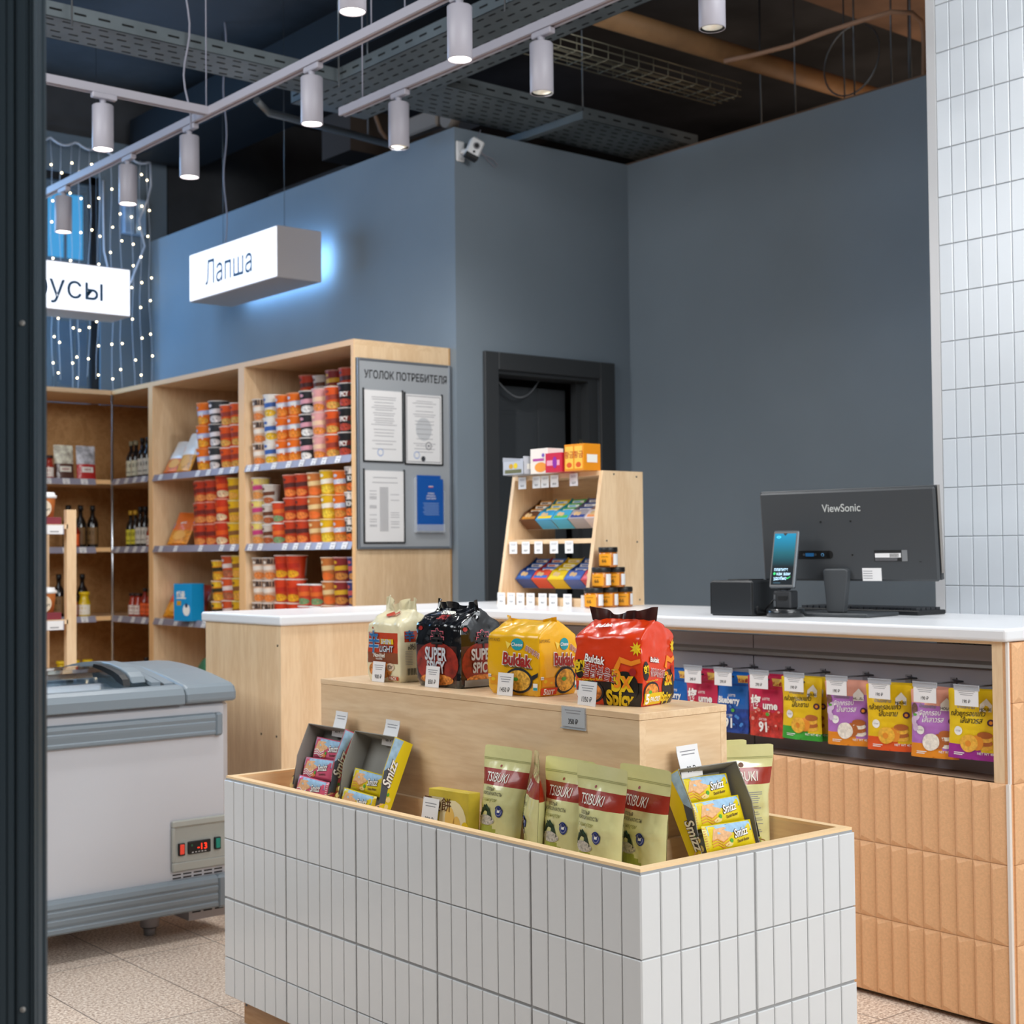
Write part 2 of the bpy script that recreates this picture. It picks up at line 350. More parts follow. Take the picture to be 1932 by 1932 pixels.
mb = MB(); mb.tube([(4.60+.33*t, 5.74-.02*math.sin(PI*t), 2.10-.115*math.sin(PI*t)) for t in [i/16 for i in range(17)]], .0035, mat('grey_cable', '#8b8e92', .5)); solo('cable', mb, 'grey cable hanging in a loop at the top of the dark doorway', 'cable')
# aluminium door stile at the very left, in front of everything
AL = mat('black_anodised_aluminium', '#36424a', .4, metal=.4, bump=.02, bscale=300, stretch=(1, 1, .01))
AL2 = mat('dark_slot', '#050608', .6)
fo = thing('door_frame', 'black ribbed aluminium door stile filling the left edge', 'door frame', (.6188-.0075+.0051, 1.5615+.0062-.0042, 0), math.radians(-39.4)+0)
poly = [(-.058, .04), (-.058, .003), (-.053, .003), (-.052, 0), (-.0415, 0), (-.0415, .004), (-.0385, .004), (-.0385, 0), (-.031, 0), (-.031, .0025), (-.029, .0025), (-.029, 0), (-.0225, 0), (-.0225, .006), (-.0195, .006), (-.0195, 0),
        (-.0185, 0), (-.0185, .001), (-.0178, .001), (-.0178, 0), (-.0085, 0), (-.0085, .0012), (-.0078, .0012), (-.0078, 0), (-.0065, 0), (-.0065, .006), (-.0045, .006), (-.0045, 0), (-.0028, 0), (-.0028, .005), (-.0015, .005), (-.0015, 0), (0, 0),
        (0, .006), (-.003, .007), (-.003, .010), (0, .011), (0, .026), (-.004, .027), (-.004, .032), (.001, .033), (.001, .04)]
mb = MB(); mb.prism(poly, 2, 0, 3.4, AL)
obj('stile', mb, fo)
for z in (.715, 1.455):
    s = MB(); s.cyl((-.0125, -.0002, z), (-.0125, -.0025, z), .0028, .0022, mat('bright_screw', '#d8d6d0', .3, metal=.6), 14)
    s.box((-.0139, -.0029, z-.0004), (-.0111, -.0024, z+.0004), BLK); s.box((-.0129, -.0029, z-.0014), (-.0121, -.0024, z+.0014), BLK); obj('screw', s, fo)
# outside: office block across the street in the blue dusk
FAC = mat('street_facade', '#7f93a5', .8, bump=.1, bscale=4); FACD = mat('street_facade_dark', '#43566a', .8)
LWIN = mat('lit_blue_window', '#2aa3e0', .3, emit=.75); DWIN = mat('dusk_blue_glass', '#14507c', .15)
b = thing('office_building', 'blue grey office block seen across the street through the window', 'building', (5.5, 15, -4))
m = MB(); m.box((-6, 0, 0), (6, 4, 16), FAC)
for k in range(9): m.box((-6, -.25, 1.35*k+1.1), (6, 0, 1.35*k+1.5), FAC); m.box((-6, -.12, 1.35*k+.98), (6, 0, 1.35*k+1.1), FACD)
obj('facade', m, b)
for k in range(4, 9):
    for i in range(7):
        m = MB(); x = -2.6+i*.62+.1*(k % 2); z = 1.35*k+.38; lit = (i*5+k*3) % 4 != 0
        m.box((x, -.05, z-.18), (x+.46, 0, z+.6), FACD); m.box((x+.04, -.06, z-.12), (x+.21, -.05, z+.56), LWIN if lit else DWIN); m.box((x+.25, -.06, z-.12), (x+.42, -.05, z+.56), LWIN if lit and i % 2 else DWIN)
        obj('window', m, b)

# ---------------------------------------------------------------- ceiling services
PJ = lambda p: (p[0]*RT[0]+p[1]*RT[1]+(p[2]-1.2)*RT[2])/(p[0]*FW[0]+p[1]*FW[1]+(p[2]-1.2)*FW[2])
ORD2 = ['first', 'second', 'third', 'fourth', 'fifth', 'sixth', 'seventh', 'eighth', 'ninth', 'tenth', 'eleventh']
def hang(name, label, p, z1, r=.004, m=STEEL, group='threaded ceiling rods'):
    q = MB(); q.cyl(p, (p[0], p[1], z1), r, r, m, 8); solo(name, q, label, 'ceiling rod', group=group)
SLOT = mat('tray_slot', '#0a0b0c', .9)
def tray(name, label, a, b, axis, w_, z, h=.06, slots=True, n0=.12):
    """perforated cable tray: pan, upstands, slots"""
    q = MB(); L_ = b-a; t = thing(name, label, 'cable tray', (0, 0, 0))
    P = (lambda u, v, zz: (v, u, zz)) if axis == 1 else (lambda u, v, zz: (u, v, zz))
    (v0, v1) = w_
    q.box(P(a, v0, z), P(b, v1, z+.002), DSTEEL)
    for v in (v0, v1-.003):
        q2 = MB(); q2.box(P(a, v, z), P(b, v+.003, z+h), DSTEEL); k = 0
        u = a+.03
        while u < b-.06: q2.box(P(u, v-.0012, z+h*.45), P(u+.05, v+.0042, z+h*.58), SLOT); u += .1
        obj('side_rail', q2, t)
    if slots:
        rows = max(2, int((v1-v0)/.055)); u = a+.02; k = 0
        while u < b-.06:
            for r_ in range(rows):
                v = v0+.03+(v1-v0-.06)*r_/(rows-1); uu = u+(.03 if r_ % 2 else 0)
                q.box(P(uu, v-.004, z-.0012), P(uu+.038, v+.004, z), SLOT)
            u += .075; k += 1
    obj('pan', q, t)
    return t
tray('cable_tray', 'wide perforated steel cable tray running towards the camera above the counter', 2.6, 5.9, 1, (3.55, 3.965), 3.3)
tray('cable_tray', 'perforated tray branching right over the dark doorway to the far wall', 3.965, 5.6, 0, (5.25, 5.64), 3.3)
tray('cable_tray', 'narrow cable tray crossing the upper left of the ceiling', -.5, 3.55, 0, (5.5, 5.74), 3.3)
q = MB()
for s in (5.3, 5.9): pass
q = MB(); q.cyl((4.0, 5.93, 3.22), (4.0, 5.93, 4.2), .004, .004, STEEL, 6); q.tube([(3.3, 5.78, 3.24), (3.4, 5.85, 3.22), (4.15, 5.95, 3.22)], .018, STEEL, 6); solo('tray_bracket', q, 'steel channel bracket under the end of the wide cable tray', 'bracket')
q = MB(); q.box((4.70, 5.15, 3.262), (4.74, 5.75, 3.298), DSTEEL); solo('tray_bracket', q, 'steel channel bracket across the tray branch over the doorway', 'bracket')
for i, (x, y) in enumerate(sorted(((4.72, 5.17), (3.53, 5.46), (2.3, 5.45), (1.9, 5.46), (3.53, 4.3), (4.0, 4.6)), key=lambda q: PJ((*q, 3.6)))):
    hang('threaded_rod', 'thin threaded rod holding a cable tray, %s from the left' % ORD2[i], (x, y, 3.26), 4.2)
for i, (x, y) in enumerate(sorted(((5.62, 4.62), (5.75, 4.95), (5.6, 4.25), (5.68, 4.1), (5.66, 3.98), (5.72, 4.4), (6.1, 4.3)), key=lambda q: PJ((*q, 3.6)))):
    hang('threaded_rod', 'bare steel rod in the void above the right grey wall, %s from the left' % ORD2[i], (x, y, 3.3), 4.2, group='bare rods above the right wall')
def basket(label, x0, x1, y0, y1, z, axis=0):
    t = thing('wire_basket', label, 'cable basket')
    P = (lambda u, v, zz: (u, v, zz)) if axis == 0 else (lambda u, v, zz: (v, u, zz))
    G = mat('zinc_wire', '#8a8877', .4, metal=.7)
    for k in range(5):
        q = MB(); v = y0+(y1-y0)*k/4; q.cyl(P(x0, v, z), P(x1, v, z), .0028, .0028, G, 6); obj('long_wire', q, t)
    for v in (y0, y1):
        for zz in (z+.035, z+.07):
            q = MB(); q.cyl(P(x0, v, zz), P(x1, v, zz), .0028, .0028, G, 6); obj('long_wire', q, t)
    u = x0
    while u <= x1+.001:
        q = MB(); q.tube([P(u, y0, z+.07), P(u, y0, z), P(u, y1, z), P(u, y1, z+.07)], .0028, G, 6); obj('cross_wire', q, t); u += .1
basket('zinc wire cable basket over the tray branch near the right wall', 4.35, 5.68, 5.02, 5.2, 3.52)
basket('zinc wire cable basket at the top centre beside the large white spotlight', 3.2, 5.0, 3.30, 3.45, 3.5, axis=1)
PIPE = mat('brown_painted_pipe', '#8f6c48', .6, var=.2, vscale=5)
q = MB(); q.cyl((4.3, 4.9, 3.66), (7.2, 4.88, 3.66), .052, .052, PIPE, 20); solo('pipe', q, 'thick brown pipe crossing the ceiling above the right grey wall', 'pipe')
q = MB(); pts = [(5.38, 4.86, 3.60), (5.42, 4.74, 3.60), (5.44, 4.5, 3.59), (5.452, 4.29, 3.60), (5.46, 4.1, 3.60), (5.49, 3.96, 3.605), (5.56, 3.90, 3.60), (5.66, 3.92, 3.59), (5.72, 3.95, 3.56), (5.75, 3.97, 3.50), (5.76, 3.98, 3.40), (5.76, 3.98, 3.25), (5.76, 3.98, 3.0)]
q.tube(pts, .011, mat('tan_corrugated_conduit', '#b08a70', .7), 10); solo('conduit', q, 'tan flexible conduit bending down beside the white tiled pier', 'conduit')
q = MB(); q.tube([(5.62+.02*math.cos(t), 4.28+.16*math.sin(t), 3.50+.17*math.cos(t)) for t in [2*PI*i/28 for i in range(27)]], .004, STEEL, 6); solo('cable_loop', q, 'thin coiled cable hanging in a ring above the right grey wall', 'cable')
for x0, x1, y0, y1, z0, lb in ((4.6, 9.4, 4.1, 4.75, 3.98, 'brown concrete beam above the thick pipe'), (5.56, 9.4, 2.0, 3.5, 3.9, 'brown concrete beam beside the tiled pier')):
    q = MB(); q.box((x0, y0, z0), (x1, y1, 4.2), BRN); o = struct('trim_beam', q); o.name = 'trim_%d' % (2 if y0 > 4 else 3)
q = MB(); q.box((4.1, 1.0, 3.75), (4.55, 8.8, 4.0), mat('blue_black_duct', '#15191e', .6)); solo('air_duct', q, 'long dark rectangular air duct under the ceiling', 'air duct')
q = MB(); DB = mat('dark_brown_duct', '#3b3029', .8); q.box((5.0, 6.3, 3.55), (5.5, 8.6, 3.62), DB); q.box((4.6, 7.0, 3.5), (5.2, 7.3, 3.75), DB); solo('ceiling_duct', q, 'brown box duct above the left grey wall', 'air duct')
q = MB(); q.cyl((4.63, 6.3, 3.55), (4.63, 6.3, 4.2), .01, .01, BRN, 8); q.cyl((4.63, 6.1, 3.5), (4.63, 6.1, 4.2), .006, .006, BRN, 8); q.box((4.6, 6.18, 3.45), (4.66, 6.55, 3.55), mat('pale_fitting', '#8f8379', .7), .01); q.cyl((4.6, 6.1, 3.47), (4.66, 6.1, 3.47), .05, .05, mat('pale_fitting', '#8f8379', .7), 18); solo('exit_fitting', q, 'pale box fitting above the grey wall corner', 'ceiling fitting')
for k, (y, zz) in enumerate(((6.9, 3.6), (6.75, 3.58))):
    q = MB(); q.tube([(4.7, y, 4.2), (4.7, y, 3.7), (4.72, y-.03, 3.6), (4.8, y-.05, zz-.1)], .012, BRN, 8); solo('conduit', q, 'brown conduit dropping behind the left grey wall, the %s one' % ('left', 'right')[k], 'conduit', group='two conduits behind the left wall')

# track lights
def light_track(label, a, b, ends=1):
    a = Vector(a); b = Vector(b); t = thing('light_track', label, 'light track', a)
    d = (b-a); n = d.normalized(); s = Vector((n.y, -n.x, 0)); up = Vector((0, 0, 1)); q = MB()
    def bar(o0, o1, h0, h1, m, name):
        q = MB(); vs = []
        for base in (Vector(), d):
            for (o, h) in ((o0, h0), (o1, h0), (o1, h1), (o0, h1)): vs.append(base+s*o+up*h)
        q.add(vs, [(0, 1, 2, 3), (7, 6, 5, 4), (0, 4, 5, 1), (1, 5, 6, 2), (2, 6, 7, 3), (3, 7, 4, 0)], m); obj(name, q, t)
    bar(-.0175, .0175, .006, .032, WHT, 'profile'); bar(-.0175, -.006, 0, .006, WHT, 'lip'); bar(.006, .0175, 0, .006, WHT, 'lip')
    bar(-.006, .006, .004, .0062, mat('track_copper_slot', '#a58a80', .5), 'conductor')
light_track('long white light track running from the left edge to the top centre', (2.85, 2.6, 2.99), (2.85, 8.0, 2.99))
light_track('white light track above the counter ending near the wide cable tray', (3.28, 1.6, 2.99), (3.28, 5.05, 2.99))
light_track('short white light track crossing at the upper left', (-.2, 5.37, 2.99), (2.833, 5.37, 2.99))
light_track('white light track mostly above the top edge of the picture', (2.35, 1.6, 2.99), (2.35, 3.62, 2.99))
LENS = mat('spot_lens_lit', '#fff6ee', .3, emit=14); LENS2 = mat('spot_reflector', '#cfc9bb', .25, metal=.6, emit=.5)
def spot(label, x, y, lit=True, ax=1, power=25, tilt=(0, 0), group='white cylinder track spotlights'):
    t = thing('track_spotlight', label, 'spotlight', (x, y, 2.99), group=group)
    q = MB(); a = (.013, .05) if ax == 1 else (.05, .013)
    q.box((-a[0], -a[1]-.01, -.022), (a[0], a[1]-.01, 0), WHT, .003); obj('adapter', q, t)
    q = MB(); q.cyl((0, 0, -.045), (0, 0, -.02), .008, .014, WHT, 12); obj('stem', q, t)
    h = MB(); r = .0405
    h.lathe([(0, -.043), (r-.003, -.043), (r, -.046), (r, -.215), (r-.0025, -.217), (r-.004, -.213), (r-.004, -.195)], WHT, 32); ho = obj('housing', h, t)
    l = MB()
    if lit: l.lathe([(0, -.209), (r-.005, -.209), (r-.005, -.206), (0, -.206)], LENS, 28)
    else: l.lathe([(r-.004, -.213), (r-.0055, -.207), (r-.013, -.196), (0, -.188)], LENS2, 28); l.lathe([(r-.004, -.2155), (r-.0095, -.211)], BLK, 28)
    obj('lens' if lit else 'reflector', l, t)
    ld = bpy.data.lights.new('bulb', 'SPOT'); ld.energy = power; ld.color = (1, .98, .96); ld.spot_size = math.radians(112); ld.spot_blend = .7; ld.shadow_soft_size = .035
    lo = bpy.data.objects.new('bulb', ld); COL.objects.link(lo); lo.parent = t; lo.location = (0, 0, -.222); lo.rotation_euler = (tilt[0], tilt[1], 0)
    return t
A_ = [('large white spotlight at the top centre, nearest on the long track', 3.70), ('white lit spotlight on the long track left of the perforated tray end', 4.59), ('white lit spotlight on the long track above the noodle sign', 5.55),
      ('white lit spotlight on the long track below the crossing track lamp', 6.14), ('white lit spotlight cut by the left edge of the picture', 6.86)]
for lb, y in A_: spot(lb, 2.85, y)
for lb, y, pw, tl in (('white spotlight on the counter track, second from the right', 3.80, 36, (0, -.52)), ('white spotlight on the counter track nearest its far end', 4.65, 46, (.62, -.25)), ('white spotlight at the top right of the picture', 3.01, 8, (0, -.2))): spot(lb, 3.28, y, lit=False, power=pw, tilt=tl)
spot('white spotlight added on the counter track, out of view, to light the tiled wall', 3.28, 2.2, lit=False, power=9, tilt=(0, -.2))  # extra lamp out of view, added to brighten the tiled wall
spot('white lit spotlight hanging from the short crossing track', 2.39, 5.37, ax=0)
spot('bright spotlight cut by the top edge left of centre', 2.35, 3.56, power=34)
SEC = mat('white_cord', '#9c9aa6', .5)
for i, (x, y, z0, lb) in enumerate(((2.86, 5.42, 3.02, 'suspension cord at the crossing of the white light tracks'), (2.1, 5.37, 3.02, 'suspension cord of the short crossing track'), (2.85, 4.2, 3.02, 'suspension cord of the long light track'), (2.85, 4.0, 3.02, 'suspension cord of the long track beside the top centre'), (3.28, 4.9, 3.02, 'suspension cord at the far end of the counter track'))):
    q = MB(); q.cyl((x, y, z0), (x, y, 4.2), .0028, .0028, SEC, 6); solo('suspension_cord', q, lb, 'cord')
q = MB(); q.tube([(2.80+.012*math.sin(i*.9), 5.47+.01*math.cos(i*.7), 4.2-i*(1.3/24)) for i in range(24)]+[(3.4, 7.0, 3.0), (3.95, 7.35, 2.92)][:0], .004, SEC, 6); solo('power_cable', q, 'wavy white power cable dropping to the track crossing', 'cable')
q = MB(); q.tube([(4.0+.01*math.sin(i*.8), 7.36, 4.2-i*.0635) for i in range(21)], .004, SEC, 6); solo('power_cable', q, 'wavy white power cable dropping to the noodle sign', 'cable')

# light box signs
def sign(label, text, loc, rz, L_, H_, D_, tx, th, sx=.86):
    t = thing('lightbox_sign', label, 'sign', loc, rz)
    q = MB(); q.box((0, .004, 0), (L_, D_, H_), mat('sign_housing_white', '#c4bcbc', .5), .002); obj('housing', q, t)
    q = MB(); q.box((.006, 0, .006), (L_-.006, .004, H_-.006), mat('sign_face_lit', '#eef4ff', .4, emit=1.25))
    q.box((.05, D_, .04), (L_-.02, D_+.003, H_-.04), mat('sign_back_glow', '#9fd0ff', .4, emit=9)); obj('lit_face', q, t)
    q = MB(); S = lambda u, v, off=0: (u*L_, -off-.0005, v*H_); q.text(S, text, tx, .5, th, mat('sign_letter_blue', '#1d4f74', .5), (L_, H_), sx=sx, off=.001, bold=.35); obj('lettering', q, t)
    for x in (.15, L_-.15):
        q = MB(); q.cyl((x, D_/2, H_), (x, D_/2, 4.2-loc[2]), .0015, .0015, STEEL, 5); obj('wire', q, t)
sign('lit white box sign reading Лапша hung above the noodle shelves', 'Лапша', (3.925, 7.652, 2.65), FACE_X, .977, .272, .274, .47, .135, .88)
sign('lit white box sign cut by the door frame, reading Соусы, above the sauce shelves', 'Соусы', (2.62, 7.95, 2.585), 0, 1.085, .275, .26, .592, .128, 1.0)

# fairy-light curtain in front of the window
BULB = mat('fairy_bulb', '#ffe9bd', .3, emit=9); WIRE = mat('fairy_wire', '#c9ccd6', .5)
bm_ = MB(); bm_.lathe([(0, -.006), (.0042, -.0042), (.006, 0), (.0042, .0042), (0, .006)], BULB, 8); bulb0 = None
q = MB(); pts = []
for i in range(61):
    x = 2.9+i*(1.35/60); pts.append((x, 8.80, 3.80-.035*abs(math.sin(i*.42))+(.0 if x < 3.9 else -(x-3.9)*.12)))
q.tube(pts, .007, WIRE, 6)
q.tube([(4.24, 8.8, 3.74), (4.245, 8.8, 3.6), (4.22, 8.8, 3.5), (4.16, 8.8, 3.36), (4.2, 8.8, 3.2), (4.1, 8.8, 2.95)], .006, WIRE, 6)
solo('fairy_light_cable', q, 'white garland cable looped along the top of the window wall', 'cable')
xs = [3.57, 3.63, 3.70, 3.76, 3.83, 3.89, 3.96, 4.03, 4.10, 4.165, 4.215]
for k, x in enumerate(xs):
    t = thing('fairy_light_string', 'string of warm fairy lights by the blue window, %s from the left' % ORD2[k], 'fairy lights', (x, 8.79, 3.78), group='curtain of fairy light strings')
    Ls = R.uniform(1.45, 1.6); q = MB(); dx = R.uniform(-.03, .03)
    q.tube([(dx*(i/10)+.008*math.sin(i*1.3+k), 0, -Ls*i/10) for i in range(11)], .0016, WIRE, 5); obj('wire', q, t)
    z = -R.uniform(.08, .2)
    while z > -Ls:
        if bulb0 is None: bulb0 = obj('bulb', bm_, t); c = bulb0
        else: c = bulb0.copy(); COL.objects.link(c); c.parent = t
        c.location = (dx*(-z/Ls)+R.uniform(-.012, .012), -.008, z); z -= R.uniform(.13, .27)
q = MB(); q.box((4.06, 8.80, 3.27), (4.215, 8.87, 3.5), mat('blue_white_plastic', '#8aa2bd', .4), .008); q.box((4.13, 8.798, 3.27), (4.136, 8.8, 3.5), DKG); solo('wall_unit', q, 'pale blue wall unit box with a dark seam below the garland cable', 'wall box')
q = MB(); q.tube([(3.945, 8.86, 3.6), (3.945, 8.86, 3.4), (3.95, 8.86, 3.15), (3.99, 8.86, 2.98), (4.04, 8.86, 2.9)], .006, WIRE, 6); solo('wall_cable', q, 'white cable running down the wall beside the window frame', 'cable')

# security camera at the wall corner
t = thing('security_camera', 'small white square security camera on the grey wall corner', 'camera', (4.315, 5.6, 3.13))
q = MB(); q.box((-.035, -.012, -.045), (.015, 0, .055), WPL, .006); q.cyl((-.01, -.012, .0), (.0, -.055, .0), .012, .012, WPL, 12); obj('wall_mount', q, t)
M_ = Matrix.Translation((.012, -.085, 0)) @ Matrix.Rotation(math.radians(-22), 4, 'Z') @ Matrix.Rotation(math.radians(24), 4, 'Y')
q = MB(); q.box((-.033, -.03, -.05), (.033, .03, .05), WPL, .008, M=M_); q.box((-.033, -.0315, -.052), (.033, .02, -.03), BLK, .004, M=M_)
b = obj('camera_body', q, t); q = MB()
q.cyl(M_ @ Vector((0, -.030, .012)), M_ @ Vector((0, -.034, .012)), .017, .016, GINK, 20); q.cyl(M_ @ Vector((0, -.034, .012)), M_ @ Vector((0, -.0355, .012)), .011, .010, BLK, 20); q.cyl(M_ @ Vector((0, -.030, -.02)), M_ @ Vector((0, -.033, -.02)), .006, .006, BLK, 14); obj('camera_lens', q, t)
q = MB(); q.tube([(4.34, 5.555, 3.135), (4.40, 5.57, 3.14), (4.50, 5.59, 3.13), (4.535, 5.592, 3.105), (4.52, 5.592, 3.09), (4.47, 5.592, 3.12), (4.42, 5.592, 3.17), (4.40, 5.592, 3.2), (4.43, 5.59, 3.26)], .0022, SEC, 6); solo('camera_cable', q, 'thin white cable looping from the security camera', 'cable')

# ---------------------------------------------------------------- tall wooden shelving
def bx(mb, x0, x1, y0, y1, z0, z1, m, c=0): mb.box((x0, y0, z0), (x1, y1, z1), m, c)
XS, XB, YS, YC, ZT = 3.721, 4.262, 5.645, 8.248, 2.186
SZ = [1.655, 1.255, .85, .45]          # shelf surfaces
RAILM = mat('price_rail_lilac', '#a5a3b4', .3, alpha=.7)
BRKT = mat('grey_rail_end', '#9aa0ab', .4)
t = thing('shelving_unit', 'tall maple shelving bays stacked with noodle cups along the grey wall', 'shelving', (XS, YS, 0))
def local(o, org):
    for v in o.data.vertices: v.co -= Vector(org)
def part(name, mb, par, label=None, bevel=0):
    """part built in world coordinates under a thing that is only translated"""
    o = obj(name, mb, par, label, bevel); local(o, par.location); return o
T0 = t
m = MB(); bx(m, XS, XB, YS, 8.80, 2.16, ZT, WY); m.box((XS-.0012, YS, 2.16), (XS, 8.24, ZT), EDGE2); part('top_board', m, t)
for y, lb in ((YS, 0), (6.656, 0), (7.702, 0)):
    m = MB(); y1 = y+(.024 if y == YS else .061 if y < 7 else .054); bx(m, XS+.001, XB, y, y1, 0, 2.16, WV); m.box((XS-.0012, y, 0), (XS+.001, y1, 2.16), EDGE2); part('side_panel' if y == YS else 'divider', m, t)
m = MB(); bx(m, XB, XB+.01, YS, 8.80, 0, ZT, WD); part('back_panel', m, t)
BAYS = ((YS+.024, 6.656), (6.717, 7.702), (7.756, 8.248))
for (a, b) in BAYS:
    for z in SZ+[.08]:
        m = MB(); bx(m, XS+.012, XB, a, b if b < 8 else 8.79, z-.025, z, WY); m.box((XS+.011, a, z-.025), (XS+.012, b, z), EDGE2); part('shelf', m, t)
m = MB(); bx(m, XS+.03, XS+.045, YS+.02, 8.24, 0, .055, WY); part('plinth', m, t)
def rail(p0, p1, nrm, z):
    """clear price rail leaning out under a shelf edge"""
    q = MB(); p0 = Vector(p0); p1 = Vector(p1); n = Vector(nrm)
    a, b, c, d = p0+n*.004, p1+n*.004, p1+n*.018, p0+n*.018
    up = Vector((0, 0, 1)); T = .0015
    q.add([a+up*z, b+up*z, c+up*(z-.036), d+up*(z-.036), a+up*z-n*T, b+up*z-n*T, c+up*(z-.036)-n*T, d+up*(z-.036)-n*T], [(0, 1, 2, 3), (7, 6, 5, 4), (0, 4, 5, 1), (1, 5, 6, 2), (2, 6, 7, 3), (3, 7, 4, 0)], RAILM)
    return q
for (a, b) in BAYS:
    for z in SZ[:3]: part('price_rail', rail((XS+.01, b-.004, 0), (XS+.01, a+.004, 0), (-1, 0, 0), z+.004), t)
m = MB(); m.cyl((XS+.004, YC+.002, 0), (XS+.004, YC+.002, 2.158), .009, .009, CHROME, 12); part('corner_post', m, t)
# second run along the window wall
t2 = thing('shelving_unit', 'maple sauce shelving under the window, left of the corner post', 'shelving', (1.2, YC, 0))
m = MB(); bx(m, 1.2, XS-.003, YC, 8.80, 2.16, ZT, WX); part('top_board', m, t2)
for x in (1.2, 2.45):
    m = MB(); bx(m, x, x+.024, YC, 8.79, 0, 2.16, WV); part('side_panel', m, t2)
m = MB(); bx(m, 1.2, XB-.001, 8.802, 8.812, 0, ZT-.03, WD); part('back_panel', m, t2)
for z in SZ+[.08]:
    m = MB(); bx(m, 1.224, XS-.002, YC+.012, 8.79, z-.025, z, WX); m.box((1.224, YC+.011, z-.025), (XS-.002, YC+.012, z), EDGE2); part('shelf', m, t2)
for z in SZ[:3]: part('price_rail', rail((1.25, YC+.01, 0), (XS-.10, YC+.01, 0), (0, -1, 0), z+.004), t2)

# paper price labels in the rails
TAGN = 0
def rail_tag(loc, rz, tilt, label, w_=.042, h_=.034):
    q = MB(); q.box((-w_/2, -.0006, -h_/2), (w_/2, 0, h_/2), PAPER)
    q.box((-w_*.36, -.0008, h_*.2), (w_*.36, -.0006, h_*.26), GINK); q.box((-w_*.3, -.0008, h_*.06), (w_*.3, -.0006, h_*.12), GINK)
    q.box((-w_*.2, -.0008, -h_*.34), (w_*.2, -.0006, -h_*.18), GINK)
    return q
tagq = rail_tag(0, 0, 0, ''); TAG0 = None
def put_tag(x, y, z, rz, label, group):
    global TAG0
    if TAG0 is None: o = obj('price_tag', tagq); TAG0 = o
    else: o = TAG0.copy(); COL.objects.link(o)
    o.location = (x, y, z); o.rotation_euler = (math.radians(-21), 0, rz); tag(o, label, 'price tag', group)
BN = ['right bay', 'middle bay', 'corner bay']; SN = ['top', 'second', 'third']
TY = {(0, 0): [5.78, 5.90, 5.99, 6.10, 6.22, 6.36, 6.53, 6.61], (0, 1): [5.73, 5.83, 5.95, 6.05, 6.16, 6.26, 6.50, 6.60], (1, 0): [6.78, 6.90, 7.04, 7.16, 7.42, 7.60],
      (1, 1): [6.78, 6.90, 7.13, 7.42, 7.60], (1, 2): [7.10, 7.24, 7.42, 7.60], (2, 0): [7.82, 7.93, 8.04, 8.16], (2, 1): [7.82, 7.93, 8.04, 8.16], (2, 2): [7.82, 7.96, 8.13]}
for (b, s_), ys in TY.items():
    ys = sorted(ys, reverse=True)
    for i, y in enumerate(ys):
        put_tag(XS-.0035, y, SZ[s_]-.0145, FACE_X, '%s price tag from the left on the %s rail of the %s' % (ORD[i], SN[s_], BN[b]), 'price tags on the shelf rails')
for s_, xs in enumerate(([3.33, 3.44, 3.55], [3.44, 3.54], [3.46, 3.55])):
    for i, x in enumerate(xs): put_tag(x, YC-.0035, SZ[s_]-.0145, 0, '%s visible price tag on the %s rail of the shelving under the window' % (ORD[i], SN[s_]), 'price tags on the shelf rails')

# notice board on the shelving end
t = thing('notice_board', 'grey consumer notice board on the shelving end panel', 'notice board', (3.7275, YS-.001, 1.222))
BW_, BH_ = .535, .878; GB = mat('grey_notice_board', '#a3a7ab', .5)
m = MB(); m.box((0, -.012, 0), (BW_, 0, BH_), GB); obj('panel', m, t)
for a, b in (((0, -.016, 0), (.012, 0, BH_)), ((BW_-.012, -.016, 0), (BW_, 0, BH_)), ((.012, -.016, 0), (BW_-.012, 0, .012)), ((.012, -.016, BH_-.012), (BW_-.012, 0, BH_))):
    m = MB(); m.box(a, b, mat('satin_aluminium', '#9aa0a8', .35, metal=.7), .002); obj('frame_strip', m, t)
m = MB(); S = lambda u, v, off=0: (u*BW_, -.0122-off, v*BH_)
m.text(S, 'УГОЛОК ПОТРЕБИТЕЛЯ', .515, .918, .036, INK, (BW_, BH_), bold=1.2, sx=.80); obj('heading', m, t)
POC = mat('black_pocket_edge', '#141414', .4)
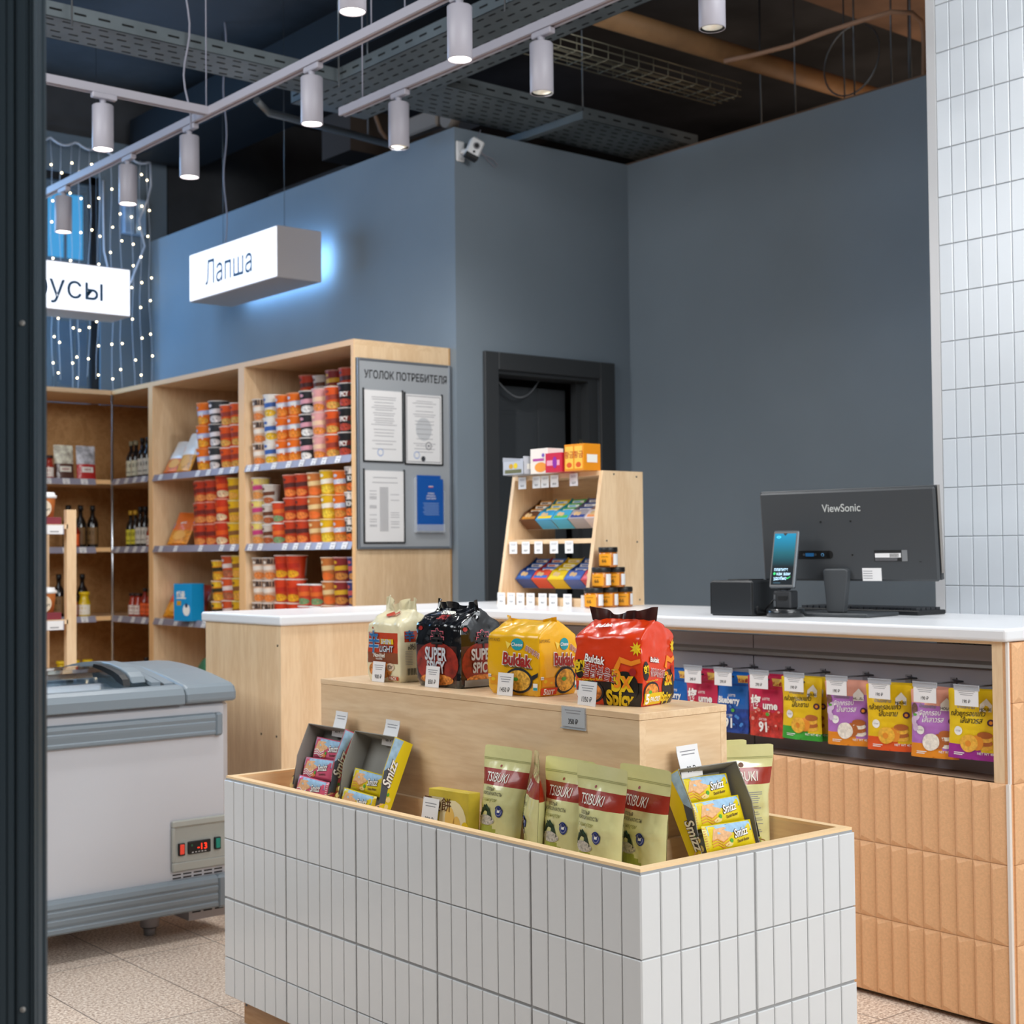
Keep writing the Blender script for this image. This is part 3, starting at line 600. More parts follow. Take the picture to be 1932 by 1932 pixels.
def sheet(x, z, w_, h_, label, kind):
    p = thing('document_pocket', label, 'document', (3.7275+x, YS-.0135, 1.222+z))
    q = MB(); q.box((0, -.002, 0), (w_, 0, h_), PAPER); S = lambda u, v, off=0: (u*w_, -.002-off, v*h_)
    rr = random.Random(kind); v = .9
    if kind == 2:
        q.rect(S, .03, .02, .97, .98, GINK, .0003, 1); q.rect(S, .045, .03, .955, .97, PAPER, .0005, 1); q.disc(S, .5, .5, .22, .17, mat('watermark_grey', '#cdced0', .7), .0006)
        q.disc(S, .63, .26, .085, .06, GINK, .0008); q.disc(S, .63, .26, .06, .043, PAPER, .0010); q.disc(S, .63, .26, .03, .022, GINK, .0012); q.disc(S, .48, .07, .06, .04, mat('dark_seal', '#3b3d42', .6), .0008)
    while v > .14:
        if kind == 3 and v < .78:
            q.rect(S, .38, v, .60, v+.006, GINK, .0008, 1)
            if rr.random() < .3: q.rect(S, .12, v, .3, v+.006, GINK, .0008, 1)
            if rr.random() < .35: q.rect(S, .66, v, .88, v+.006, GINK, .0008, 1)
            v -= .016
        else:
            a = rr.uniform(.18, .3); q.rect(S, a, v, 1-a+.04, v+.007, GINK, .0008, 1); v -= rr.choice((.03, .045, .07))
    if kind != 3: q.disc(S, .42 if kind == 1 else .3, .12, .08, .055, mat('blue_stamp', '#7f9bd0', .6), .0009); q.disc(S, .42 if kind == 1 else .3, .12, .065, .043, PAPER, .0011)
    obj('paper_sheet', q, p)
    for a, b in (((-.007, -.005, -.007), (w_+.007, 0, 0)), ((-.007, -.005, 0), (0, 0, h_+.008)), ((w_, -.005, 0), (w_+.007, 0, h_+.008))):
        q = MB(); q.box(a, b, POC); obj('pocket_edge', q, p)
sheet(.036, .408, .212, .325, 'upper left paper certificate on the grey notice board', 1)
sheet(.268, .402, .210, .325, 'upper right certificate with round seals on the grey notice board', 2)
sheet(.036, .034, .218, .328, 'lower left printed table sheet on the grey notice board', 3)
p = thing('brochure_holder', 'blue booklets in a clear holder low on the notice board', 'booklet holder', (3.7275+.325, YS-.0132, 1.222+.085))
BLU = mat('blue_booklet', '#1556a8', .4)
q = MB(); q.box((-.01, -.022, -.008), (.155, -.0205, .03), ACRYL); q.box((-.01, -.0205, -.008), (-.008, 0, .25), ACRYL); q.box((.153, -.0205, -.008), (.155, 0, .19), ACRYL); q.box((-.01, -.0205, -.008), (.155, 0, -.006), ACRYL); obj('clear_pocket', q, p)
q = MB(); q.box((.005, -.006, 0), (.142, -.001, .262), BLU, .001); obj('booklet', q, p)
q = MB(); q.box((0, -.019, 0), (.148, -.008, .245), BLU, .001); S = lambda u, v, off=0: (u*.148, -.0192-off, v*.245)
for k, (w_, v) in enumerate(((.42, .72), (.5, .67), (.56, .62))): q.text(S, ('НОВЫЕ', 'ПРАВИЛА', 'ТОРГОВЛИ')[k], .5, v, .0075, PAPER, (.148, .245), bold=1)
for k in range(9): q.rect(S, .18+.03*(k % 3), .53-k*.028, .82-.03*(k % 2), .536-k*.028, mat('pale_blue_print', '#a9c3e6', .5), .0004, 1)
q.rect(S, .41, .85, .59, .862, PAPER, .0004, 1); q.rect(S, .41, .835, .59, .848, mat('flag_red', '#c9403f', .5), .0004, 1); obj('booklet', q, p)

# ---------------------------------------------------------------- counter
t = thing('shop_counter', 'L-shaped shop counter with a white worktop and tan ribbed front', 'counter', (3.283, 2.05, 0))
WTC = 1.0
m = MB(); prof = [(2.497, 4.237), (3.263, 4.237), (3.263, 2.046), (3.938, 2.046), (3.938, 4.79), (2.497, 4.79)]
m.prism(prof, 2, .966, WTC, TOP); o = part('worktop', m, t, bevel=.008)
m = MB(); bx(m, 3.283, 3.30, 2.10, 4.25, .958, .966, WY); bx(m, 3.283, 3.9, 2.07, 2.10, .613, .966, WV); part('frame', m, t)
# open display bay: back, floor
m = MB(); SG = mat('slat_board_grey', '#96939a', .55, bump=.03, bscale=200, stretch=(1, .1, 1)); SGD = mat('slat_groove', '#3b3a3d', .6)
bx(m, 3.40, 3.42, 2.10, 2.986, .6125, .945, SG); bx(m, 3.40, 3.42, 2.990, 4.2, .6125, .945, SG); bx(m, 3.412, 3.42, 2.98, 3.0, .64, .945, SGD)
m.prism([(3.40, .905), (3.386, .896), (3.384, .888), (3.40, .882)], 1, 2.10, 4.2, mat('grey_slat_lip', '#77726f', .35)); part('slatted_back', m, t)
m = MB(); bx(m, 3.284, 3.42, 2.10, 4.2, .60, .6125, mat('brown_grey_laminate', '#a58b76', .45, var=.1, vscale=9)); part('bay_floor', m, t)
m = MB(); bx(m, 3.30, 3.9, 2.075, 4.236, .02, .60, WV); bx(m, 3.31, 3.9, 2.09, 4.2, 0, .02, BLK); part('carcass', m, t)
m = MB(); bx(m, 3.285, 3.9, 4.2, 4.249, .6125, .965, WV); part('end_gusset', m, t)
def hip_tiles(mb, org, ud, nc, ztop, rows, nrm, w_=.05, h_=.2, p_=.0125, last=None, rf=.5):
    org = Vector(org); ud = Vector(ud); n = Vector(nrm); up = Vector((0, 0, 1)); flip = ud.cross(up).dot(n) < 0
    for j in range(rows):
        for i in range(nc):
            a = i*w_+.0003; b = (i+1)*w_-.0003
            if last is not None and i == nc-1: b = last
            z1 = ztop-j*h_-.0006; z0 = ztop-(j+1)*h_+.0006; mid = a+(b-a)*rf; e = .015
            P = lambda u, z, q: org+ud*u+up*(z-org.z)+n*q
            V_ = [P(a, z0, 0), P(b, z0, 0), P(b, z1, 0), P(a, z1, 0), P(a, z0, .006), P(b, z0, .006), P(b, z1, .006), P(a, z1, .006), P(mid, z0+e, p_), P(mid, z1-e, p_)]
            fs = [(0, 1, 5, 4), (1, 2, 6, 5), (2, 3, 7, 6), (3, 0, 4, 7), (4, 5, 8), (5, 6, 9, 8), (6, 7, 9), (7, 4, 8, 9)]
            mb.add(V_, [f[::-1] for f in fs] if flip else fs, CORK)
m = MB(); bx(m, 3.284, 3.30, 2.055, 4.236, .013, .6125, CORK); hip_tiles(m, (3.284, 2.062, .013), (0, 1, 0), 43, .613, 3, (-1, 0, 0), rf=.80); part('ribbed_front', m, t, 'tan ribbed ceramic tile front')
m = MB(); bx(m, 3.284, 3.92, 2.056, 2.075, .013, .964, CORK); hip_tiles(m, (3.292, 2.056, .013), (1, 0, 0), 12, .813, 4, (0, -1, 0), rf=.36); 
hip_tiles(m, (3.292, 2.056, .813), (1, 0, 0), 12, .963, 1, (0, -1, 0), h_=.15, rf=.36); part('ribbed_end', m, t, 'tan ribbed ceramic tile end')
m = MB(); bx(m, 3.2745, 3.284, 2.0535, 2.0620, .013, .613, mat('white_corner_bead', '#e8dfd6', .5)); bx(m, 3.280, 3.2875, 2.0535, 2.0600, .613, .965, mat('white_corner_bead', '#e8dfd6', .5)); part('corner_bead', m, t)
m = MB(); bx(m, 2.51, 3.28, 4.25, 4.77, .02, .966, WV); m.box((2.506, 4.25, 0), (2.51, 4.77, .966), WV); part('return_cabinet', m, t, 'maple return cabinet at the end of the counter')
for y, z in ((4.27, .90), (4.28, .60), (4.38, .60)):
    m = MB(); m.cyl((2.5062, y, z), (2.5050, y, z), .004, .004, INK, 10); part('screw_cap', m, t)

# ---------------------------------------------------------------- tiled island
X0, X1, Y0, Y1 = 1.851, 2.463, 1.899, 3.429
t = thing('display_island', 'white tiled display island with a maple riser in the middle', 'display island', (X0, Y0, 0))
m = MB(); zt = .627; c_ = .0042; zb = .074
bx(m, X0+c_, X1-c_, Y0+c_, Y0+.02, zb, zt, GROUT); bx(m, X0+c_, X1-c_, Y1-.02, Y1-c_, zb, zt, GROUT); bx(m, X0+c_, X0+.02, Y0+.02, Y1-.02, zb, zt, GROUT); bx(m, X1-.02, X1-c_, Y0+.02, Y1-.02, zb, zt, GROUT)
tiles(m, (X0+c_, Y1, zb), (0, -1, 0), 30, zt-.0035, 4, .051, .151, (-1, 0, 0), TILE, .0024, big=(6, 2), c=.0016, d=.0042, z_min=zb, jit=.0001)
tiles(m, (X1-c_, Y0, zb), (0, 1, 0), 30, zt-.0035, 4, .051, .151, (1, 0, 0), TILE, .0024, big=(6, 2), c=.0016, d=.0042, z_min=zb)
tiles(m, (X0, Y0+c_, zb), (1, 0, 0), 12, zt-.0035, 4, .051, .151, (0, -1, 0), TILE, .0024, big=(6, 2), c=.0016, d=.0042, z_min=zb, jit=.0001)
tiles(m, (X1, Y1-c_, zb), (-1, 0, 0), 12, zt-.0035, 4, .051, .151, (0, 1, 0), TILE, .0024, big=(6, 2), c=.0016, d=.0042, z_min=zb)
part('tiled_skirt', m, t)
m = MB(); r0, r1 = .0045, .0255; zr0, zr1 = zt, zt+.0055
bx(m, X0+r0, X1-r0, Y0+r0, Y0+r1, zr0, zr1, EDGE); bx(m, X0+r0, X1-r0, Y1-r1, Y1-r0, zr0, zr1, EDGE); bx(m, X0+r0, X0+r1, Y0+r1, Y1-r1, zr0, zr1, EDGE); bx(m, X1-r1, X1-r0, Y0+r1, Y1-r1, zr0, zr1, EDGE); part('rim', m, t)
m = MB(); bx(m, X0+.02, X0+.0255, Y0+.02, Y1-.02, .40, zt, WY); bx(m, X1-.0255, X1-.02, Y0+.02, Y1-.02, .40, zt, WY); bx(m, X0+.02, X1-.02, Y0+.02, Y0+.0255, .40, zt, WX); bx(m, X0+.02, X1-.02, Y1-.0255, Y1-.02, .40, zt, WX); part('inner_lining', m, t)
ZF = .55
m = MB(); bx(m, X0+.02, X1-.02, Y0+.02, Y1-.02, ZF-.02, ZF, WY); part('tray_floor', m, t)
PX0, PX1, PY0, PY1, PZ = 2.031, 2.283, 2.081, 3.247, .882
m = MB(); bx(m, PX0, PX1, PY0, PY1, PZ-.0135, PZ, WY, .0008); part('riser_top', m, t)
m = MB(); bx(m, PX0+.001, PX0+.018, PY0+.001, PY1-.001, ZF, PZ-.014, WY); bx(m, PX0+.018, PX1-.018, PY0+.0015, PY0+.018, ZF, PZ-.014, WX); bx(m, PX1-.018, PX1-.001, PY0+.001, PY1-.001, ZF, PZ-.014, WY); bx(m, PX0+.018, PX1-.018, PY1-.018, PY1-.001, ZF, PZ-.014, WX); part('riser', m, t)
m = MB(); e = .014; bx(m, PX0-e, PX0, PY0-e, PY1+e, ZF, .631, WY); bx(m, PX0, PX1+e, PY0-e, PY0, ZF, .631, WX); bx(m, PX1, PX1+e, PY0, PY1+e, ZF, .631, WY); part('riser_base', m, t)
PLW = wood('plinth_maple', '#c79a6e', '#b58657', 1)
m = MB(); bx(m, X0+.04, X1-.04, Y0+.04, Y1-.03, 0, zb+.003, PLW); part('plinth', m, t)
m = MB(); m.cyl((X0+.04, Y1-.042, .048), (X0+.038, Y1-.042, .048), .0035, .0035, STEEL, 10); part('screw', m, t)

# ---------------------------------------------------------------- chest freezer
FG = mat('freezer_grey_plastic', '#7d8890', .36, bump=.02, bscale=300); FWH = mat('freezer_white_steel', '#c3c4c9', .42, bump=.015, bscale=120); FGL = mat('freezer_pale_grey', '#a6a8a1', .4)
FX0, FX1, FY0, FY1 = .55, 2.33, 4.262, 5.12
t = thing('chest_freezer', 'white chest freezer with grey trims and a curved glass lid', 'freezer', (FX0, FY0, 0))
m = MB(); bx(m, FX0, FX1, FY0, FY1, .15, .75, FWH, .03); o = part('cabinet', m, t)
# curved top frame: end caps and front rail
arc = [(4.232, .735), (4.232, .765), (4.243, .784), (4.262, .793), (4.32, .803), (4.40, .816), (4.50, .829), (4.60, .837), (4.69, .840), (4.78, .837), (4.88, .829), (4.98, .816), (5.06, .803), (5.12, .793), (5.14, .78), (5.15, .735)]
m = MB(); m.prism(arc, 0, 2.155, FX1+.004, FG); o = part('end_cap', m, t, bevel=.012)
m = MB(); m.prism(arc, 0, FX0-.004, FX0+.18, FG); part('end_cap', m, t, bevel=.012)
fr = [(4.232, .735), (4.232, .765), (4.243, .784), (4.262, .793), (4.285, .795), (4.31, .782), (4.31, .735)]
m = MB(); m.prism(fr, 0, FX0+.18, 2.153, FG); part('front_rail', m, t, bevel=.004)
m = MB(); m.prism([(9.382-y, z) for y, z in fr][::-1], 0, FX0+.18, 2.153, FG); part('rear_rail', m, t)
m = MB(); n = 10
prev = None
gl = [(4.31+(5.072-4.31)*i/n, .785+.052*math.sin(PI*(i/n*.92+.04))) for i in range(n+1)]
poly = gl+[(y, z-.005) for y, z in gl[::-1]]
m.prism(poly[::-1], 0, FX0+.18, 2.075, GLASS); part('glass_lid', m, t)
for x0_, x1_, hh, nm in ((2.075, 2.105, .012, 'lid_frame'), (2.118, 2.150, .006, 'lid_rail')):
    m = MB(); pl = [(y, z+hh) for y, z in gl]+[(y, z-.012) for y, z in gl[::-1]]; m.prism(pl[::-1], 0, x0_, x1_, FG); part(nm, m, t)
m = MB(); pl = [(y, z+.004) for y, z in gl]+[(y, z-.012) for y, z in gl[::-1]]; m.prism(pl[::-1], 0, 2.107, 2.117, BLK); part('lid_seal', m, t)
hp = [(4.335, .802), (4.345, .822), (4.37, .835), (4.42, .847), (4.50, .858), (4.56, .860), (4.57, .850), (4.50, .842), (4.42, .828), (4.39, .815)]
m = MB(); m.prism(hp[::-1], 0, 2.02, 2.07, FG); part('lid_handle', m, t, bevel=.005)
m = MB(); m.prism([(y+.004, z-.007) for y, z in hp][::-1], 0, 1.995, 2.018, BLK); part('handle_grip', m, t)
def bumper(z0, z1, x0, x1, name, out=.03, ridges=2):
    h = z1-z0; pr = [(FY0+.001, z0), (FY0-out*.7, z0+h*.04)]
    for k in range(ridges+1):
        a = z0+h*(.05+.6*k/(ridges+.5)); pr += [(FY0-out, a+h*.05), (FY0-out*1.02, a+h*.16), (FY0-out*.86, a+h*.2)]
    pr += [(FY0-out, z0+h*.8), (FY0-out*.9, z0+h*.93), (FY0-out*.5, z1), (FY0+.001, z1)]
    q = MB(); q.prism(pr[::-1], 0, x0, x1, FG); part(name, q, t, bevel=.0015)
bumper(.627, .700, FX0, 2.262, 'front_bumper', .022, 1); m = MB(); m.box((2.262, FY0-.023, .627), (2.288, FY0+.001, .700), FG, .006); part('bumper_end', m, t)
bumper(.082, .187, FX0, 2.262, 'base_bumper', .034, 2); m = MB(); m.box((2.262, FY0-.034, .084), (2.335, FY0+.03, .187), FG, .008); part('bumper_end', m, t)
cp = thing; q = MB(); cx0, cx1, cz0, cz1 = 2.115, 2.320, .212, .372
S_ = lambda a, b, m_, c=0: q.box(a, b, m_, c)
S_((cx0, FY0-.010, cz0), (cx1, FY0, cz0+.03), FGL, .004); S_((cx0, FY0-.010, cz1-.022), (cx1, FY0, cz1), FGL, .004); S_((cx0, FY0-.010, cz0+.03), (cx0+.012, FY0, cz1-.022), FGL, .003); S_((cx1-.012, FY0-.010, cz0+.03), (cx1, FY0, cz1-.022), FGL, .003)
q.face([(cx0+.012, FY0-.008, cz0+.03), (cx1-.012, FY0-.008, cz0+.03), (cx1-.012, FY0-.0015, cz0+.098), (cx0+.012, FY0-.0015, cz0+.098)], FGL); S_((cx0+.012, FY0-.0012, cz0+.098), (cx1-.012, FY0-.001, cz1-.022), FGL)
pan = part('control_panel', q, t)
def sub(name, mb, par, root):
    o = obj(name, mb, par); local(o, root.location); return o
q = MB(); q.box((2.170, FY0-.012, .262), (2.248, FY0-.004, .302), mat('display_black', '#101113', .3), .002)
Sd = lambda u, v, off=0: (2.170+.078*u, FY0-.0122-off, .262+.04*v); RED = mat('led_red', '#ff3018', .4, emit=2.5); q.text(Sd, '-13', .60, .55, .019, RED, (.078, .04), bold=.1)
for k in range(5): q.rect(Sd, .15+.14*k, .12, .22+.14*k, .17, PAPER, .0004, 1)
q.disc(Sd, .15, .7, .03, .09, mat('led_green', '#2a6b4a', .4)); sub('display', q, pan, t)
q = MB(); q.box((2.137, FY0-.013, .262), (2.158, FY0-.004, .300), BLK, .001); q.box((2.140, FY0-.0155, .266), (2.155, FY0-.012, .297), mat('red_rocker', '#d8402e', .3, emit=.3), .002); sub('red_switch', q, pan, t)
q = MB(); q.box((2.262, FY0-.013, .266), (2.283, FY0-.004, .304), BLK, .001); q.box((2.265, FY0-.0155, .270), (2.280, FY0-.012, .301), mat('green_rocker', '#118a78', .3), .002); sub('green_switch', q, pan, t)
m = MB()
for j in range(3):
    for i in range(5): m.box((2.121+i*.036, FY0-.0012, .196+j*.0105-.006), (2.149+i*.036, FY0, .200+j*.0105-.006), BLK)
part('vent_slots', m, t)
for x in (.75, 2.10):
    m = MB(); m.cyl((x, 4.38, .028), (x, 4.38, .14), .030, .032, mat('foot_white', '#a8a4a6', .5), 18); m.cyl((x, 4.38, .0), (x, 4.38, .026), .019, .021, mat('foot_nut', '#8d8a8c', .5), 6); m.cyl((x, 4.38, .025), (x, 4.38, .029), .026, .026, BLK, 18); part('foot', m, t)
    m = MB(); m.cyl((x, 5.0, .0), (x, 5.0, .15), .03, .03, mat('foot_white', '#a8a4a6', .5), 18); part('foot', m, t)
m = MB(); bx(m, 2.19, 2.44-.12, 4.29, 4.44, .045, .10, mat('foot_white', '#a8a4a6', .5))
for i in range(3): m.box((2.202+i*.04, 4.288, .068), (2.231+i*.04, 4.29, .079), BLK)
part('drip_box', m, t)
m = MB(); bx(m, FX0+.05, 2.30, 4.32, 5.05, .60, .61, BLK); bx(m, FX0+.05, 2.12, 4.315, 4.32, .61, .78, FWH); part('inner_well', m, t)
# bags of frozen food inside
for k, (x, y, s, lb, c) in enumerate(((1.80, 4.45, .13, 'pale frozen food bag under the freezer glass', '#d9cfc2'), (1.45, 4.48, .12, 'whitish frozen bag at the left under the freezer glass', '#c9cdd2'), (1.62, 4.7, .13, 'shiny frozen bag behind the others under the freezer glass', '#bfb6b0'))):
    q = MB(); q.grid(lambda u, v: (s*(u-.5)*2*(1-.1*math.sin(PI*v)), s*(v-.5)*1.6, .13*(max(0, math.sin(PI*u)*math.sin(PI*v)))**.5*(1+.15*noise.noise(Vector((u*5, v*5, k))))), 16, 16, mat('frozen_bag_%d' % k, c, .25, bump=.4, bscale=30))
    q.box((-s*.9, -s*.7, -.002), (s*.9, s*.7, 0), MATS['frozen_bag_%d' % k]); solo('frozen_bag', q, lb, 'frozen food bag', (x, y, .616))

# ---------------------------------------------------------------- goods on the island
def foil(name, col, rough=.3, bump=.35, bscale=26, coat=.4, **k): return mat(name, col, rough, bump=bump, bscale=bscale, coat=coat, **k)
def crumple(p, k, a): return a*(noise.noise(Vector((p[0]*28+k, p[1]*28, p[2]*28)))+.5*noise.noise(Vector((p[0]*70, p[1]*70+k, p[2]*70))))
def pouch(w_, h_, d_, mf, mb_, k=0, zipz=.86, amp=.0012, waist=.03, rc=.03, mback=None, taper=0):
    """stand-up pouch, front facing -Y; returns the front surface function"""
    def T(u, v):
        a = max(0, 1-(2*u-1)**2)**.55
        b = 1-.25*(1-v) if v < .45 else 1-((v-.45)/(zipz-.45))**1.6 if v < zipz else 0
        return d_/2*a*max(0, b)
    def X(u, v): return w_*(u-.5)*(1-waist*math.sin(PI*min(1, v/zipz)))*(1-taper*(1-min(1, max(0, (v-.55)/.35)))**1.0)
    def S(u, v, off=0):
        t = T(u, v); e = .0 if v >= zipz else crumple((u*w_, k, v*h_), k, amp)*min(1, t*200)
        wob = .004*math.sin(u*5+k)*max(0, (v-.7)/.3)
        zz = v*h_
        if v > .97: zz -= rc*w_*.6*max(0, (abs(2*u-1)-.86)/.14)**2*(v-.97)/.03
        return (X(u, v), -t-off-e+wob, zz)
    def Bk(u, v):
        p = S(u, v); t = T(u, v); wob = .004*math.sin(u*5+k)*max(0, (v-.7)/.3)
        return (p[0], t+.0006+wob, p[2])
    mb_.grid(S, 26, 34, mf); mb_.grid(Bk, 14, 16, mback or mf, flip=True)
    n = 20; vs = [S(i/n, 0) for i in range(n+1)]+[Bk(i/n, 0) for i in range(n+1)]
    mb_.add(vs, [(i, n+1+i, n+2+i, i+1) for i in range(n)], mf(.5, 0) if callable(mf) else mf)
    return S
# --- seaweed pouches
TG = foil('pale_green_foil', '#dfdb9c', .22, bump=.35, bscale=16, coat=.9); TGD = foil('olive_green_foil', '#a9b24d', .3); TR = foil('brick_red_band', '#9d2c16', .35, bump=.2, coat=.4); CRM = mat('cream_print', '#f3efe2', .5)
NORI = mat('dark_green_seaweed_print', '#1e3a2a', .6, var=.7, vscale=160); RICE = mat('rice_print', '#c9c0b4', .6, var=.35, vscale=220); NAVY = mat('navy_print', '#27377c', .5)
def seaweed(back=False):
    m = MB(); w_, h_ = .150, .235
    def mf(u, v): return TR if .655 < v < .79 else (TGD if v < .22+.08*math.sin(u*5) and .05 < u < .8 else TG)
    S = pouch(w_, h_, .05, mf, m, k=1 if back else 0, waist=.02, amp=.0026, taper=.15)
    WH = (w_, h_)
    for v in (.872, .884): m.rect(S, .01, v, .99, v+.005, mat('foil_seam', '#a9a86c', .4), .0008, 12)
    m.text(S, 'TSIBUKI', .40 if not back else .5, .722, .020, CRM, WH, bold=.35, sx=.78, off=.0014)
    if not back:
        m.text(S, 'ХЛОПЬЯ', .30, .612, .0068, INK, WH, sx=.9, bold=.3); m.text(S, 'МОРСКОЙ КАПУСТЫ', .36, .572, .0068, INK, WH, sx=.78, bold=.3)
        m.text(S, 'с кунжутом', .33, .520, .0085, mat('olive_script', '#8b8a3a', .6), WH, slant=.35, sx=.9)
        m.disc(S, .27, .335, .23, .045, RICE, .0010); m.poly(S, [(.06+.40*i/14, .345+.125*math.sin(PI*i/14)**.8*(1+.10*math.sin(i*2.6))) for i in range(15)][::-1], NORI, .0014)
        m.disc(S, .60, .425, .085, .052, NAVY, .0010, 24); m.disc(S, .60, .425, .066, .040, mat('grey_disc_print', '#8d90b4', .5), .0013); m.disc(S, .60, .425, .052, .032, NAVY, .0016); m.rect(S, .57, .415, .63, .438, CRM, .0019, 2)
        m.disc(S, .40, .825, .022, .012, TR, .0011)
    else:
        m.disc(S, .5, .82, .04, .022, mat('brown_seal', '#6a3c20', .5), .0011)
        rr = random.Random(4); v = .575
        while v > .2:
            m.rect(S, .28+rr.uniform(0, .06), v, .84-rr.uniform(0, .1), v+.006, GINK, .0011, 3); v -= rr.choice((.018, .018, .035))
        for i in range(12): m.rect(S, .62+i*.014, .08, .62+i*.014+(.008 if i % 3 else .004), .15, INK, .0011, 2)
    return m, S
def pouch_thing(bm_, label, loc, rot, group=None, name='snack_pouch', cat='food pouch'):
    t = thing(name, label, cat, loc, 0, group); t.rotation_euler = rot; obj('pouch_body', bm_, t); return t
sm, _ = seaweed(); GR = 'seaweed snack pouches in front of the riser'
sb = None
for i, (x, y, z, tilt, rz, lb) in enumerate((
    (1.955, 2.435, ZF, -.16, FACE_X+.06, 'pale green seaweed pouch standing upright beside the yellow carton'),
    (1.955, 2.318, ZF, -.05, FACE_X-.62, 'pale green seaweed pouch turned almost edge-on'),
    (1.945, 2.212, ZF, -.10, FACE_X+.02, 'pale green seaweed pouch in the middle with its whole front visible'),
    (1.935, 2.100, ZF, -.06, FACE_X-.03, 'pale green seaweed pouch overlapping its neighbour near the island corner'),
    (1.990, 2.035, ZF, -.05, FACE_X-.05, 'pale green seaweed pouch at the back, half hidden by the riser corner'))):
    z += .001+.027*abs(math.sin(tilt))
    if sb is None: sb = pouch_thing(sm, lb, (x, y, z), (tilt, 0, rz), GR)
    else: dup(sb, (x, y, z), (tilt, 0, rz), lb)
bmk, _ = seaweed(True)
o = pouch_thing(bmk, 'pale green seaweed pouch showing its printed back at the right of the riser', (2.372, 2.125, ZF+.002), (-.02, 0, -.50), 'seaweed snack pouches right of the riser')
dup(o, (2.378, 2.205, ZF+.003), (-.03, 0, -.50), 'pale green seaweed pouch hidden behind another, right of the riser')

# --- yellow carton
m = MB(); c0 = mat('yellow_green_carton', '#cdb43a', .4, var=.12, vscale=20); m.box((-.062, -.035, 0), (.062, 0, .136), c0, .001)
S = lambda u, v, off=0: (.124*(u-.5), -.0352-off, .136*v)
m.disc(S, .62, .5, .34, .36, mat('pale_cream_print', '#efe0b0', .5), .0003); m.disc(S, .55, .55, .12, .2, mat('mochi_yellow', '#f0c463', .5), .0006); m.disc(S, .72, .45, .1, .17, mat('mochi_yellow', '#f0c463', .5), .0006)
m.rect(S, 0, 0, 1, .2, mat('orange_yellow_print', '#e8a51d', .5), .0004, 1); m.disc(S, .93, .45, .09, .1, mat('banana_print', '#e8c51f', .5), .0009)
m.rect(S, .06, .66, .42, .88, mat('tan_label', '#d9c79a', .5), .0009, 1); m.text(S, '雪Q餅', .24, .77, .022, mat('brown_print', '#5a3413', .5), (.124, .136), off=.0013, bold=.5); m.text(S, '呵呵麻糬', .5, .30, .013, mat('brown_print', '#5a3413', .5), (.124, .136), off=.001)
solo('mochi_carton', m, 'yellow carton of banana mochi with brown characters in front of the riser', 'carton', (1.945, 2.556, ZF+.002), (-.05, 0, FACE_X+.12))

# --- price cards
def card(mb, w_, h_, price, lines=2, curl=.0, y=0, holder=None, bold=.35, th=.0115):
    S = lambda u, v, off=0: (w_*(u-.5), y-off-curl*math.sin(PI*v*.5)**2, h_*v)
    mb.grid(lambda u, v: S(u, v, .0004), 1, 6, PAPER, smooth=False); mb.grid(lambda u, v: S(u, v, -.0004), 1, 6, PAPER, flip=True, smooth=False)
    for k in range(lines): mb.rect(S, .14+.05*k, .80-.1*k, .86-.05*k, .83-.1*k, GINK, .0006, 1)
    mb.text(S, price, .5, .26, th, INK, (w_, h_), bold=bold, sx=.85, off=.0008)
def price_card(label, price, loc, rot, w_=.054, h_=.05, lines=3, curl=0, group=None, th=.0105):
    m = MB(); card(m, w_, h_, price, lines, curl, th=th); return solo('price_card', m, label, 'price card', loc, rot, group)
price_card('white price card reading 900 ₽ in front of the cream noodle pack', '900 ₽', (2.078, 3.055, PZ+.0005), (-.10, 0, FACE_X))
price_card('white price card reading 850 ₽ in front of the black noodle pack', '850 ₽', (2.082, 2.835, PZ+.0005), (-.10, 0, FACE_X))
price_card('white price card reading 1450 ₽ in front of the yellow noodle pack', '1450 ₽', (2.078, 2.556, PZ+.0005), (-.10, 0, FACE_X))
price_card('white price card reading 1350 ₽ in front of the red noodle pack', '1350 ₽', (2.060, 2.266, PZ+.0005), (-.10, 0, FACE_X-.1), w_=.062)
price_card('white price card reading 350 ₽ leaning on the yellow carton', '350 ₽', (1.897, 2.600, ZF+.058), (-.16, 0, FACE_X+.02), w_=.056, h_=.062, lines=2)
t = thing('price_card', 'grey framed price card reading 350 ₽ fixed on the riser edge', 'price card', (PX0, 2.273, .8405))
t.rotation_euler = (0, 0, FACE_X); m = MB(); m.box((-.038, -.0015, -.003), (.038, 0, .042), ACRYL); m.box((-.038, -.004, -.005), (.038, 0, -.003), mat('grey_card_holder', '#a9b0b4', .3)); obj('clear_holder', m, t)
m = MB(); S = lambda u, v, off=0: (.070*(u-.5), -.002-off, .04*v); m.box((-.035, -.0022, 0), (.035, -.0016, .04), mat('grey_tinted_card', '#b9bcbf', .5)); m.rect(S, .14, .82, .84, .86, GINK, .0004, 1); m.rect(S, .2, .68, .8, .72, GINK, .0004, 1); m.text(S, '350 ₽', .5, .28, .0105, INK, (.07, .04), bold=.35, sx=.85); obj('card', m, t)

